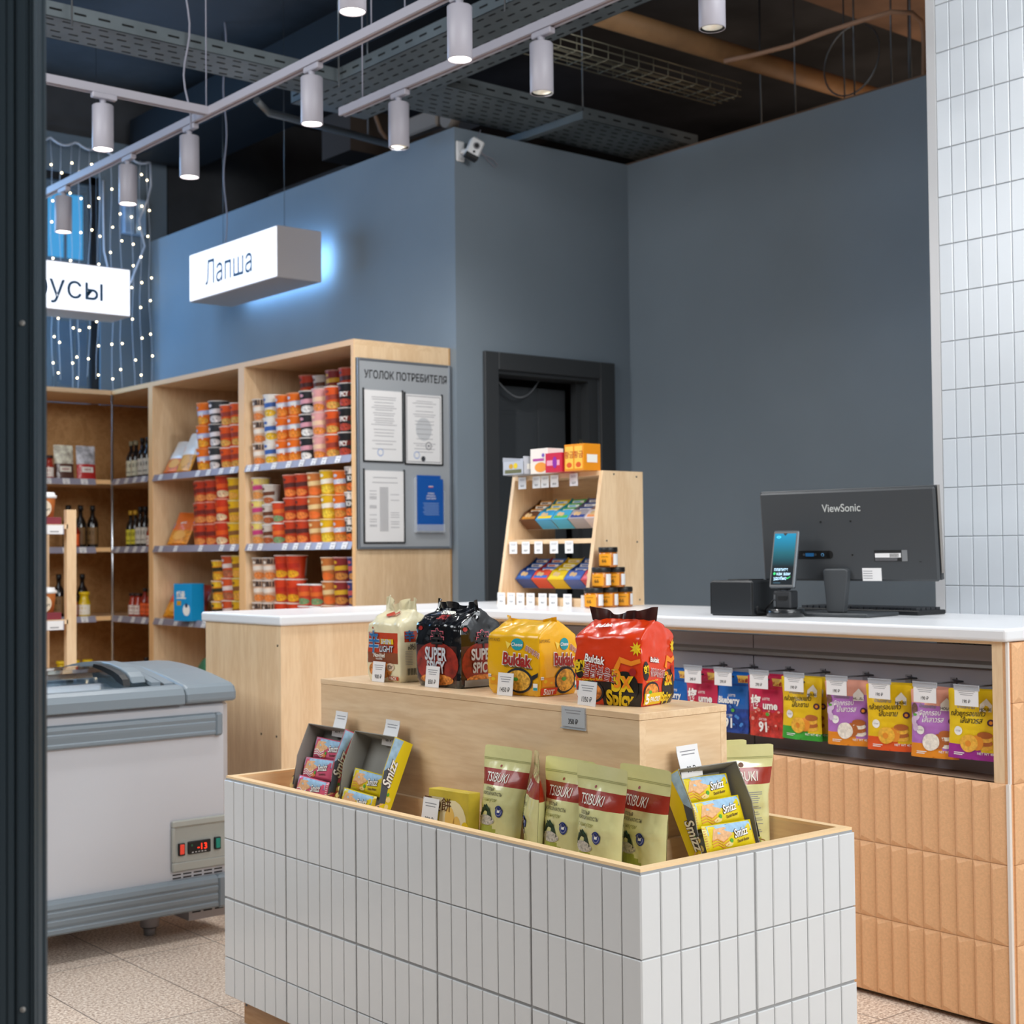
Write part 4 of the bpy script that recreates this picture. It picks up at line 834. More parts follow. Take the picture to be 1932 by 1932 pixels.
# --- wafer display boxes
WY_ = mat('wafer_yellow_print', '#e8cf12', .35, coat=.3); WB_ = mat('wafer_sky_print', '#9fc3de', .4, coat=.3, var=.15, vscale=60); WDB = mat('wafer_blue_print', '#2b6aa6', .4, var=.25, vscale=90); WPK = mat('wafer_pink_print', '#dc5c7a', .35, coat=.3)
WPE = mat('wafer_peach_print', '#e9b786', .5, var=.12, vscale=180); WBR = mat('wafer_brown_outline', '#4b2a22', .5); WHP = mat('white_print', '#f6f4ee', .4); WLN = mat('wafer_orange_line', '#e0973c', .5); LEAFG = mat('leaf_green_print', '#58a83a', .5); NUT = mat('cashew_print', '#f2da8e', .5)
def logo(m, S, t, u, v, h, WH, off=.0009, rot=0, sx=.78):
    m.text(S, t, u, v, h, WBR, WH, off=off, rot=rot, bold=4.2, sx=sx, slant=.25); m.text(S, t, u, v, h, WHP, WH, off=off+.0005, rot=rot, bold=1.6, sx=sx, slant=.25)
def wafer_design(m, S, WH, base):
    m.rect(S, 0, .62, 1, 1, WB_, .0003, 5); m.poly(S, [(.42, .98), (.55, .62), (.98, .6), (1, .98)], WDB, .0006)
    m.poly(S, [(.05, .42), (.12, .85), (.38, .88), (.52, .55), (.30, .30)], WPE, .0007)
    for k in range(3): m.poly(S, [(.04, .40-.11*k), (.16, .46-.11*k), (.28, .30-.11*k), (.40, .42-.11*k), (.40, .37-.11*k), (.28, .25-.11*k), (.16, .41-.11*k), (.04, .35-.11*k)], WLN if base is WY_ else WHP, .0011)
    m.disc(S, .47, .30, .035, .09, LEAFG, .0012); m.disc(S, .40, .17, .09, .1, NUT if base is WY_ else mat('carrot_orange', '#f08c4a', .5), .0010)
def wafer_pack(base, sub_):
    m = MB(); w_, h_, d_ = .140, .052, .016
    def T(u, v): return d_/2*max(0, (1-(2*u-1)**8))*max(0, 1-(2*v-1)**4)**.6
    def S(u, v, off=0):
        cr = crumple((u*w_, 0, v*h_), 3, .0007)
        return (w_*(u-.5), -T(u, v)-off-cr*min(1, T(u, v)*400), h_*v)
    edge = lambda u, v: base
    m.grid(S, 24, 12, edge); m.grid(lambda u, v: (w_*(u-.5), T(u, v)+.0005, h_*v), 12, 6, base, flip=True)
    S2 = lambda u, v, off=0: S(.06+.88*u, .04+.92*v, off)
    wafer_design(m, S2, (w_*.88, h_*.92), base)
    logo(m, S2, 'Smizz', .72, .60, .016, (w_*.88, h_*.92), rot=.12); m.text(S2, sub_, .74, .27, .0055, WBR, (w_*.88, h_*.92), rot=.1, sx=.8, bold=1.5, off=.0014)
    for k in range(10):
        for a in (.008, .962): m.rect(S, a, .06+.09*k, a+.03, .085+.09*k, WHP if base is WPK else WLN, .0005, 1)
    return m
TRW, TRL, TRD = .168, .215, .055
def tray_box(label, loc, rot, side, w_=TRW):
    t = thing('display_box', label, 'display box', loc); t.rotation_euler = rot; T = .0016; a = w_/2
    m = MB(); m.box((-a, -T, 0), (a, 0, TRL), GREYB); obj('back_panel', m, t)
    m = MB(); m.box((-a, -TRD*.55, 0), (a, -T, T), GREYB); obj('bottom_panel', m, t)
    m = MB(); m.box((-a+T, -TRD, TRL-T), (a-T, -T, TRL), GREYB); m.box((-a*.25, -TRD*.98, TRL-T-.0006), (a*.1, -TRD*.1, TRL-T), GREYB); obj('top_flap', m, t)
    for s in (-1, 1):
        m = MB(); x0, x1 = sorted((s*a, s*(a-T)))
        prof = [(0, 0), (-TRD*.55, 0), (-TRD*.62, .06), (-TRD, .13), (-TRD, TRL), (0, TRL)]
        m.prism([(y, z) for y, z in prof], 0, x0, x1, GREYB)
        # printed outside
        xo = s*a; pts = [(xo+s*.0004, y, z) for y, z in prof]; m.face(pts, side)
        def S(u, v, off=0, s=s): return (s*(a+.0006+off), -TRD*(1-u) if s > 0 else -TRD*u, TRL*v)
        m.poly(S, [(.45, .3), (0.02, .62), (0.02, .99), (.5, .99), (.35, .7)] if s > 0 else [(.55, .3), (.98, .62), (.98, .99), (.5, .99), (.65, .7)], WB_, .0003)
        m.poly(S, [(.3, .28), (.03, .62), (.35, .70), (.62, .3)] if s > 0 else [(.7, .28), (.97, .62), (.65, .7), (.38, .3)], mat('slate_print', '#4d535c', .5), .0005)
        logo(m, S, 'Smizz', .34 if s > 0 else .62, .62 if s > 0 else .40, .024, (TRD, TRL), rot=PI/2*s if s > 0 else -PI/2, sx=.8)
        for k in range(4):
            m.poly(S, [(.15, .10+.04*k), (.5, .16+.04*k), (.5, .175+.04*k), (.15, .115+.04*k)], WPE, .0008)
        m.disc(S, .7, .35, .12, .03, NUT, .0007); m.disc(S, .72, .27, .1, .03, NUT, .0007); m.disc(S, .62, .40, .06, .02, LEAFG, .0009)
        obj('side_panel', m, t, 'printed side panel')
    return t
wy = wafer_pack(WY_, 'Danish Butter'); wp = wafer_pack(WPK, 'Strawberry'); W0 = {}
def put_wafer(box, kind, mb, x, y, z, label, group, roll=0, tilt=0):
    if kind not in W0: o = obj('wafer_pack', mb); W0[kind] = o
    else: o = W0[kind].copy(); COL.objects.link(o)
    M = Matrix.LocRotScale(box.location, box.rotation_euler.to_matrix(), None) @ Matrix.Translation((x, y, z)) @ Matrix.Rotation(tilt, 4, 'X') @ Matrix.Rotation(roll, 4, 'Y')
    o.location = M.to_translation(); o.rotation_euler = M.to_euler(); tag(o, label, 'wafer pack', group)
b1 = tray_box('grey card display box of pink strawberry wafers at the island’s left end', (1.930, 3.118, ZF+.008), (-.42, 0, FACE_X), WPK)
b2 = tray_box('grey card display box half empty of yellow wafers, second from the left', (1.930, 2.908, ZF+.008), (-.42, 0, FACE_X), WY_)
b3 = tray_box('grey card display box of yellow wafers leaning on the riser’s right end', (2.165, 1.972, ZF+.010), (-.50, 0, .0), WY_)
for i, (z, y) in enumerate(((.150, -.018), (.098, -.024), (.046, -.030))):
    put_wafer(b1, 'p', wp, (0, -.006, .002)[i], y, z-.012, 'pink strawberry wafer pack, %s in the leftmost display box' % ('highest', 'middle one', 'lowest')[i], 'pink wafer packs', (.02, -.03, .03)[i], .18)
    put_wafer(b3, 'y', wy, (.002, .006, .004)[i], y, z+.002, 'yellow butter wafer pack, %s in the display box right of the riser' % ('highest', 'middle one', 'lowest')[i], 'yellow wafer packs right of the riser', (.03, -.01, .02)[i], .18)
for i, (z, y) in enumerate(((.088, -.020), (.036, -.028))):
    put_wafer(b2, 'y', wy, (.0, -.004)[i], y, z-.010, 'yellow butter wafer pack, %s in the half empty box' % ('upper', 'lower')[i], 'yellow wafer packs in the half empty box', .04, .18)
price_card('white price card reading 80 ₽ behind the strawberry wafer box', '80 ₽', (1.995, 3.112, .748), (-.02, 0, FACE_X-.05), w_=.058, h_=.062, lines=2, curl=-.012, th=.012)
price_card('white price card reading 80 ₽ behind the half empty wafer box', '80 ₽', (1.998, 2.895, .746), (-.02, 0, FACE_X-.05), w_=.062, h_=.060, lines=2, curl=-.012, th=.012)
price_card('white price card reading 80 ₽ behind the wafer box on the right', '80 ₽', (2.140, 2.045, .752), (-.02, 0, .08), w_=.066, h_=.062, lines=2, curl=-.012, th=.012)

# --- five-packs of noodles on the riser
def block(mb, w_, d_, h_, mfront, mside, mtop, seal, k=0, lean=0, top=.72, finh=.03, amp=.004, seal_mat=None, dip=.012):
    """soft wrapped brick: front -Y, right side +X, gathered into a crimped fin at the top"""
    def PT(s, v):                      # s 0..4 around, v 0..1
        s %= 4; side = int(s); f = s-side
        q = {0: (-1+2*f, -1), 1: (1, -1+2*f), 2: (1-2*f, 1), 3: (-1, 1-2*f)}[side]
        x = q[0]*math.sqrt(1-.10*q[1]**2*abs(q[0])**6); y = q[1]*math.sqrt(1-.10*q[0]**2*abs(q[1])**6)
        bulge = 1+.04*math.sin(PI*min(1, v/top))
        if v <= top: a, b, z = 1-.07*max(0, .08-v)/.08, 1-.07*max(0, .08-v)/.08, v/top*h_*.80
        else:
            g = (v-top)/(1-top); e = math.sin(g*PI/2)
            a = 1-.10*e; b = 1-e; z = h_*(.80+.20*(1-(1-g)**2)-.10*(1-abs(q[1]))*0)
        X = x*w_/2*a*bulge; Y = y*d_/2*b*bulge+lean*z
        c = crumple((X+k, Y, z), k*3.1, amp*(.35+1.1*max(0, v-.45)))
        nx, ny = q[0]*abs(q[0])**3, q[1]*abs(q[1])**3
        return Vector((X+nx*c, Y+ny*c, max(0, z+(c*.8 if v > top else 0)))), Vector((nx, ny, 0)), v
    def SF(u, v, off=0):
        p, n, _ = PT(u, v*top); return p+Vector((0, -1, 0))*off*1.6
    def SS(u, v, off=0):
        p, n, _ = PT(1+u, v*top); return p+Vector((1, 0, 0))*off*1.6
    def ST(u, v, off=0):
        p, n, _ = PT(u, top+(1-top)*v); return p+Vector((0, -.4, 1))*off*1.8
    NV = 44; NS = 96
    def mf(u, v):
        s = u*4; side = int(s); f = s-side
        if v > top: return mtop(f, (v-top)/(1-top)) if callable(mtop) else mtop
        if side in (0, 2): return mfront(f, v/top)
        return mside(f, v/top)
    mb.grid(lambda u, v: PT(u*4-1e-9 if u == 1 else u*4, v)[0], NS, NV, mf)
    mb.add([PT(4*i/32, 0)[0] for i in range(32)], [list(range(32))[::-1]], mfront(.5, 0))
    # crimped fin
    def FN(u, v, sgn=0):
        x = -w_/2*.93+w_*.93*u; z = h_-.004+finh*v*(1+.5*noise.noise(Vector((u*4, k, 0)))) - dip*math.sin(PI*u)
        return Vector((x*(1+.06*v), lean*h_+.006*math.sin(u*9+k)*(.4+v)+.006*v*math.sin(u*31)+sgn*.0008, z))
    mb.grid(lambda u, v: FN(u, v, -1), 40, 4, seal_mat or seal); mb.grid(lambda u, v: FN(u, v, 1), 40, 4, seal_mat or seal, flip=True)
    return SF, SS, ST
def five(label, loc, rz, w_, d_, h_, design, k, cat='noodle multipack', **kw):
    m = MB(); design(m, w_, d_, h_, k, kw)
    t = thing('noodle_multipack', label, cat, (loc[0], loc[1], loc[2]+.0006), rz, 'noodle multipacks on the riser'); obj('wrapper', m, t); return t
CR_ = foil('cream_film', '#eadfb9', .28, bump=.25, bscale=30); ORG = foil('tomato_red_film', '#c4401d', .35, bump=.2); BRW = mat('brown_film_print', '#8a4a2c', .4); BKF = foil('glossy_black_film', '#0d0d10', .12, bump=.5, bscale=24, coat=1)
BKR = mat('charcoal_flame_print', '#3a1a16', .35, var=.5, vscale=40, coat=.5); YLF = foil('egg_yellow_film', '#eeb30c', .26, bump=.25, bscale=20); REF = foil('vermilion_film', '#dd3c12', .25, bump=.3, bscale=22); BLKP = mat('black_print', '#17120f', .35, coat=.4)
BOWL = mat('bowl_print', '#22252b', .45); NOOD = mat('noodle_print', '#e0853a', .55, var=.55, vscale=140); NOODY = mat('cheesy_noodle_print', '#e3a33a', .55, var=.5, vscale=120); DRED = mat('dark_red_print', '#a01e1a', .4); SILV = mat('silver_print', '#c9ccd2', .35); GOLD = mat('golden_print', '#e8c21a', .35); BLUP = mat('blue_brush_print', '#2c6fa8', .4)
def bowl(m, S, u, v, r, asp, n2=NOOD):
    m.disc(S, u, v, r, r*asp, BOWL, .0010, 24); m.disc(S, u, v, r*.86, r*asp*.82, n2, .0014, 24); m.disc(S, u-.2*r, v+.1*r*asp, r*.2, r*asp*.15, LEAFG, .0018)
def d_shin(m, w_, d_, h_, k, kw):
    def mfr(u, v): return (BRW if .32 < v < .52 else ORG if .52 <= v < .84 else CR_) if .04 < u < .93 else CR_
    SF, SS, ST = block(m, w_, d_, h_, mfr, lambda u, v: ORG if .70 < v < .88 and u > .12 else CR_, CR_, CR_, k, amp=.006, finh=.034)
    WH = (w_, h_*.8); m.text(SF, 'SHIN', .60, .70, .012, SILV, WH, bold=2, off=.0016); m.text(SF, 'LIGHT', .62, .575, .015, BLKP, WH, bold=4, off=.0012, sx=.85); m.text(SF, 'LIGHT', .62, .575, .015, SILV, WH, bold=1.5, off=.0017, sx=.85)
    m.rect(SF, .44, .655, .80, .745, GOLD, .0010, 4); m.text(SF, '辛', .24, .68, .042, SILV, WH, bold=3.0, off=.0013, sx=.8); m.text(SF, '辛', .24, .68, .042, BLUP, WH, bold=.8, off=.0019, sx=.8)
    m.text(SF, 'Non-fried', .42, .46, .010, CRM, WH, bold=1.6, off=.0014, sx=.8); m.text(SF, 'noodles', .42, .40, .006, CRM, WH, off=.0014)
    m.disc(SF, .42, .20, .34, .15, NOOD, .0010, 24); m.disc(SF, .30, .22, .09, .06, mat('mushroom_print', '#e8d8b8', .5), .0014); m.disc(SF, .44, .25, .07, .03, LEAFG, .0014)
    m.disc(SF, .72, .26, .10, .07, mat('pale_tan_disc', '#d9c0a6', .5), .0014); m.text(SF, '72г', .72, .26, .009, BLKP, WH, off=.0018)
    WS = (d_, h_*.8); m.text(SS, '辛', .25, .80, .02, BLUP, WS, bold=2); m.text(SS, 'NUTRITION', .45, .64, .0075, INK, WS, bold=1.5, sx=.8); m.text(SS, 'INFORMATION', .45, .59, .0075, INK, WS, bold=1.5, sx=.8)
    for i in range(9): m.rect(SS, .14, .53-i*.028, .32, .536-i*.028, GINK, .0008, 2); m.rect(SS, .45, .53-i*.028, .55, .536-i*.028, GINK, .0008, 2)
    m.rect(SS, .72, .3, .95, .62, mat('white_label_print', '#e6e2da', .5), .0008, 4)
    for i in range(14): m.rect(SS, .18+i*.025, .12, .18+i*.025+(.014 if i % 3 else .007), .24, INK, .0009, 2)
    m.disc(SS, .85, .14, .07, .05, ORG, .0009); m.poly(ST, [(.3, .35), (.42, .55), (.55, .4), (.7, .5), (.72, .38), (.55, .28), (.4, .25)], ORG, .002)
    m.rect(SF, .66, .03, .95, .10, ORG, .0012, 3); m.text(SF, 'PACK', .80, .065, .008, CRM, WH, bold=2, off=.0017)
    m.disc(SF, .17, .93, .025, .018, ORG, .001)
def d_black(m, w_, d_, h_, k, kw):
    fr = lambda u, v: BKR if .04 < u < .92 and .06 < v < .66 else BKF
    SF, SS, ST = block(m, w_, d_, h_, fr, fr, BKF, BKF, k, amp=.006, finh=.026)
    for S, W1 in ((SF, w_), (SS, d_)):
        WH = (W1, h_*.8); sc = 1 if S is SF else .86
        m.disc(S, .5, .38, .46, .34, mat('flame_red_print', '#8e2413', .4, var=.4, vscale=50, coat=.4), .0007, 24)
        for t_, v, h2 in (('SUPER', .535, .030), ('SPICY', .325, .028)):
            m.text(S, t_, .50, v, h2*sc, mat('flame_red_print', '#8e2413'), WH, bold=5, sx=.66, off=.0014); m.text(S, t_, .50, v, h2*sc, SILV, WH, bold=2.2, sx=.66, off=.0020)
        m.text(S, '辛', .52, .76, .036*sc, mat('pink_outline', '#d96a7a', .5), WH, bold=4, off=.0013); m.text(S, '辛', .52, .76, .036*sc, BLKP, WH, bold=1.4, off=.0019)
        m.disc(S, .5, .12, .36, .09, NOOD, .0012); m.disc(S, .12, .93, .05, .035, DRED, .0011)
    m.rect(SS, .1, .02, .75, .13, mat('grey_info_print', '#8b8b8c', .5), .0016, 4)
    m.text(ST, 'SUPER', .48, .42, .014, CRM, (w_, .09), bold=3, off=.0016, sx=.8); m.text(ST, 'SPICY', .50, .22, .014, DRED, (w_, .09), bold=3, off=.0016, sx=.8)
def d_yellow(m, w_, d_, h_, k, kw):
    SF, SS, ST = block(m, w_, d_, h_, lambda u, v: YLF, lambda u, v: YLF, YLF, YLF, k, amp=.0035, finh=.012)
    for S, W1 in ((SF, w_), (SS, d_*1.35)):
        WH = (W1, h_*.8)
        m.text(S, 'Buldak', .60, .60, .026, CRM, WH, bold=6, sx=.86, off=.0011, rot=-.06); m.text(S, 'Buldak', .60, .60, .026, DRED, WH, bold=2.4, sx=.86, off=.0017, rot=-.06)
        m.disc(S, .60, .855, .11, .10, mat('teal_print', '#1f9aa6', .4), .0010, 22); m.text(S, 'Cheese', .60, .855, .008, WHP, WH, off=.0015, slant=.2, bold=1)
        m.poly(S, [(.38, .90), (.49, .86), (.42, .77)], mat('cheese_print', '#f7d95a', .4), .0011); m.text(S, 'SAMYANG', .13, .92, .008, mat('dim_brown_print', '#7d5a14', .5), WH, off=.0011, sx=.9)
        m.text(S, 'HOT Chicken Flavor Ramen', .62, .475, .0062, BLKP, WH, off=.0012, sx=.85, rot=-.04, bold=1)
        bowl(m, S, .62, .25, .25 if S is SF else .27, .85, NOODY); m.poly(S, [(.84, .33), (.98, .40), (.97, .33), (.86, .26)], BOWL, .0012)
        m.text(S, '불닭볶음면', .88, .74, .010, WHP, WH, bold=2.4, off=.0011, rot=-.4, sx=.75); m.text(S, '불닭볶음면', .88, .74, .010, DRED, WH, bold=.2, off=.0016, rot=-.4, sx=.75)
        m.rect(S, .06, .16, .36, .31, mat('cheese_block_print', '#e69a10', .4), .0010, 3); m.disc(S, .14, .25, .04, .03, GOLD, .0013); m.disc(S, .28, .22, .03, .02, GOLD, .0013)
        m.rect(S, .88, .10, .97, .22, WHP, .0013, 2); m.rect(S, .885, .105, .965, .15, mat('teal_print', '#1f9aa6'), .0016, 2); m.rect(S, .02, .28, .10, .33, WHP, .0014, 2); m.text(S, 'KOREA', .06, .305, .0035, BLKP, WH, off=.0018)
    m.rect(SS, .02, .02, .42, .14, mat('orange_red_label', '#d8421d', .4), .0016, 3); m.text(SS, '5шт', .22, .08, .013, WHP, (d_, h_*.8), bold=2.4, off=.0022)
def d_red(m, w_, d_, h_, k, kw):
    fr = lambda u, v: (BLKP if (u > .42-.3*v and v < .34) else REF) if v > 0 else REF
    SF, SS, ST = block(m, w_, d_, h_, fr, lambda u, v: BLKP if (v < .3 and u > .6) else REF, REF, BKF, k, amp=.0055, finh=.030, seal_mat=mat('dark_brown_seal', '#3a1712', .35))
    OR2 = mat('hot_orange_print', '#f08a1c', .4)
    for S, W1, u0, s in ((SF, w_, 0, 1), (SS, d_, 0, .62)):
        WH = (W1, h_*.8)
        m.disc(S, .09, .52, .085, .14, BLKP, .0009); m.text(S, '핵', .09, .52, .026*s, GOLD, WH, bold=2.5, off=.0014)
        m.text(S, 'Buldak', .33, .67, .016*s, DRED, WH, bold=5, sx=.8, off=.0012, rot=-.14); m.text(S, 'Buldak', .33, .67, .016*s, WHP, WH, bold=2, sx=.8, off=.0017, rot=-.14)
        m.text(S, '불닭볶음면', .40, .47, .021*s, WHP, WH, bold=2.6, sx=.62, off=.0013, rot=-.16); m.text(S, '불닭볶음면', .40, .47, .021*s, DRED, WH, bold=.3, sx=.62, off=.0018, rot=-.16)
        m.text(S, 'HOT Chicken Flavor Ramen', .24, .37, .0055*s, GOLD, WH, bold=1.2, off=.0014, sx=.75, rot=.06)
        bowl(m, S, .24, .19, .21, .8); m.disc(S, .74, .27, .20, .24, BLKP, .0008, 22)
        m.text(S, '3x', .72, .38, .042*s, GOLD, WH, bold=4, sx=.8, off=.0016); m.text(S, '3x', .72, .40, .036*s, OR2, WH, bold=1, sx=.8, off=.0021)
        m.text(S, 'Spicy', .68, .115, .030*s, GOLD, WH, bold=3.4, sx=.74, off=.0017, rot=-.04)
        m.star(S, .92, .84, .10, .11, 9, GOLD, .0012); m.poly(S, [(.60, .55), (.68, .72), (.84, .66), (.97, .70), (.98, .64), (.84, .59), (.70, .63), (.66, .52)], OR2, .0012)
        m.disc(S, .86, .50, .05, .06, DRED, .0015)
    m.rect(SS, .04, .02, .52, .19, GOLD, .0018, 4); m.text(SS, '5', .12, .11, .020, WHP, (d_, h_*.8), bold=3, off=.0024); m.text(SS, 'PACKS', .33, .10, .010, WHP, (d_, h_*.8), bold=2.4, off=.0024, sx=.8)
    m.text(ST, 'Buldak', .35, .32, .012, WHP, (w_, .09), bold=3, off=.0018); m.rect(SF, .02, .06, .09, .20, WHP, .0013, 2); m.rect(SF, .10, .06, .22, .11, WHP, .0014, 2); m.text(SF, 'KOREA', .16, .085, .0045, BLKP, (w_, h_*.8), off=.0018)
five('cream noodle multipack with a red label, leftmost on the riser', (2.150, 3.055, PZ), FACE_X+.06, .135, .115, .178, d_shin, 1)
five('glossy black noodle multipack with large white capitals, second on the riser', (2.160, 2.832, PZ), FACE_X+.04, .170, .130, .186, d_black, 2)
five('yellow noodle multipack with a teal disc, third on the riser', (2.160, 2.555, PZ), FACE_X+.08, .168, .125, .166, d_yellow, 3)
five('red and black noodle multipack with a dark top seal, nearest on the riser', (2.160, 2.255, PZ), FACE_X+.24, .168, .130, .176, d_red, 4)

# ---------------------------------------------------------------- bags hanging in the counter bay
PEG = mat('dark_peg_wire', '#45464b', .4, metal=.5)
THAI = [('yellow banana snack bag with green foot', '#eec514', '#3aa336', '#efb53c', 1), ('purple taro snack bag with orange foot', '#b673c2', '#ec8f1d', '#efe6d8', 0), ('yellow banana snack bag with orange red foot', '#efc40f', '#e5561b', '#efb53c', 1),
        ('purple taro snack bag with orange foot, nearer', '#b673c2', '#ec8f1d', '#efe6d8', 0), ('yellow banana snack bag with purple foot', '#f0ca10', '#a02a92', '#f0b440', 1)]
def thai_bag(kind, k):
    nm, body, foot, cookie, ban = THAI[kind]; m = MB(); w_, h_ = .136, .178
    B = foil('bag_%s' % body, body, .42, bump=.2, coat=.1); F = foil('bag_%s' % foot, foot, .42, bump=.2, coat=.1); TP = foil('bag_top_peach', '#eaa690', .42, bump=.2, coat=.1)
    def mf(u, v):
        lim = .16+.05*math.sin(u*4+1)
        return F if v < lim else (TP if (not ban and v > .80-.1*u*(1-u)) else B)
    S = pouch(w_, h_, .024, mf, m, k=k, zipz=.95, waist=.06, amp=.003)
    WH = (w_, h_); C = mat('cookie_%s' % cookie, cookie, .55, var=.15, vscale=120); CD = mat('cookie_edge', '#b5632a', .55); ink = BLKP if ban else WHP; O2 = mat('banana_orange_print', '#e8902a', .5)
    for j in range(4): m.disc(S, .78, .20+.055*j, .15, .05, CD if j % 2 else C, .0010+.0003*j)
    m.disc(S, .48, .24, .16, .12, C, .0022); m.disc(S, .62, .25, .13, .11, O2 if ban else CD, .0018); m.disc(S, .44, .23, .17, .125, C, .0026)
    if ban: m.disc(S, .44, .23, .06, .045, O2, .0031)
    m.text(S, 'กล้วยกรอบแก้ว' if ban else 'เผือกกรอบ', .42, .66, .013, ink, WH, bold=.8, off=.0012, rot=.05, slant=.25, sx=.9); m.text(S, 'ไส้เสาวรส' if kind in (1, 3, 4) else 'ไส้มะขาม', .50, .565, .014, ink, WH, bold=.8, off=.0012, rot=.04, slant=.25, sx=.9)
    m.text(S, 'บ้านมะขาม', .38, .755, .009, GINK, WH, bold=1.6, off=.0012)
    m.poly(S, [(.66, .70), (.66, .80), (.78, .89), (.90, .80), (.90, .70)], WHP, .0012); m.text(S, 'HOUSE', .78, .735, .007, BLKP, WH, bold=1.2, off=.0016)
    m.disc(S, .22, .40, .09, .065, WHP, .0014); m.text(S, 'OTOP', .22, .40, .004, GINK, WH, off=.0018); m.disc(S, .90, .55, .07, .05, mat('passion_fruit_print', '#4b2140', .5), .0014); m.disc(S, .90, .55, .035, .025, O2, .0018)
    if not ban:
        for (u, v, r) in ((.07, .53, .07), (.14, .60, .07), (.11, .44, .07)): m.disc(S, u, v, r, r*.9, mat('taro_print', '#d9bfdc', .5), .0015)
        m.disc(S, .08, .70, .07, .09, mat('taro_root_print', '#7a5548', .5, var=.3, vscale=120), .0012); m.disc(S, .10, .62, .05, .02, LEAFG, .0018)
    m.text(S, 'NET WT 40 g', .80, .10, .006, WHP, WH, bold=1, off=.0014); m.rect(S, .14, .08, .36, .092, WHP, .0012, 3); m.rect(S, .14, .055, .32, .067, WHP, .0012, 3)
    return m
def zip_bag(col, word, fruit, k):
    m = MB(); w_, h_ = .134, .176; B = foil('zip_%s' % col, col, .3, bump=.25, coat=.5); D = foil('zipd_%s' % fruit, fruit, .35, bump=.2, coat=.4, var=.35, vscale=50)
    S = pouch(w_, h_, .020, lambda u, v: D if v < .42 else B, m, k=k, zipz=.93, waist=.0, amp=.0015, rc=.005)
    WH = (w_, h_)
    for v in (.80, .815): m.rect(S, .01, v, .99, v+.007, mat('seam_%s' % col, fruit, .4), .0008, 8)
    rr = random.Random(k)
    for i in range(11):
        u, v = rr.uniform(.1, .9), rr.uniform(.1, .44); r = rr.uniform(.06, .13); m.disc(S, u, v, r, r*.72, mat('fruit_%s' % fruit, fruit, .35, var=.3, vscale=70), .0008+.0001*i); m.disc(S, u+.02, v+.03, r*.4, r*.25, mat('fruit_light_%s' % word, '#e79a8c' if word == 'ume' else '#4a8ad0', .4), .0014+.0001*i)
    m.disc(S, .6, .38, .05, .03, LEAFG, .0028); m.text(S, 'LOTTE', .56, .63, .007, WHP, WH, off=.0016, bold=1)
    if word == 'ume': m.text(S, '梅', .25, .56, .030, WHP, WH, bold=3, off=.0024); m.text(S, 'ume', .68, .53, .022, WHP, WH, bold=2.5, off=.0026)
    else: m.text(S, word, .48, .55, .019, WHP, WH, bold=2.5, off=.0026, sx=.8)
    m.text(S, '91', .46, .17, .028, WHP, WH, bold=2.4, off=.0032); m.text(S, 'ぶどう糖', .46, .29, .006, WHP, WH, bold=1, off=.0030)
    m.poly(S, [(.66, .97), (.98, .97), (.98, .85), (.72, .85), (.70, .91)], mat('gold_flash_print', '#e9c05a', .35), .0012); m.text(S, '大容量', .84, .89, .009, DRED, WH, bold=1.2, off=.0018)
    m.rect(S, .05, .86, .45, .89, WHP, .0012, 3)
    return m
hang_y = [(3.275, 'b'), (3.150, 'u'), (3.030, 'b'), (2.892, 'u'), (2.760, 0), (2.592, 1), (2.455, 2), (2.315, 3), (2.200, 4)]
protos = {}
BN2 = {'u': ('red ume candy pouch', 'pouch'), 'b': ('blue blueberry candy pouch', 'pouch')}
HN = ['behind the red multipack', 'second from the left', 'third from the left', 'fourth from the left', 'fifth from the left', 'sixth from the left', 'seventh from the left', 'eighth from the left', 'nearest the maple upright']
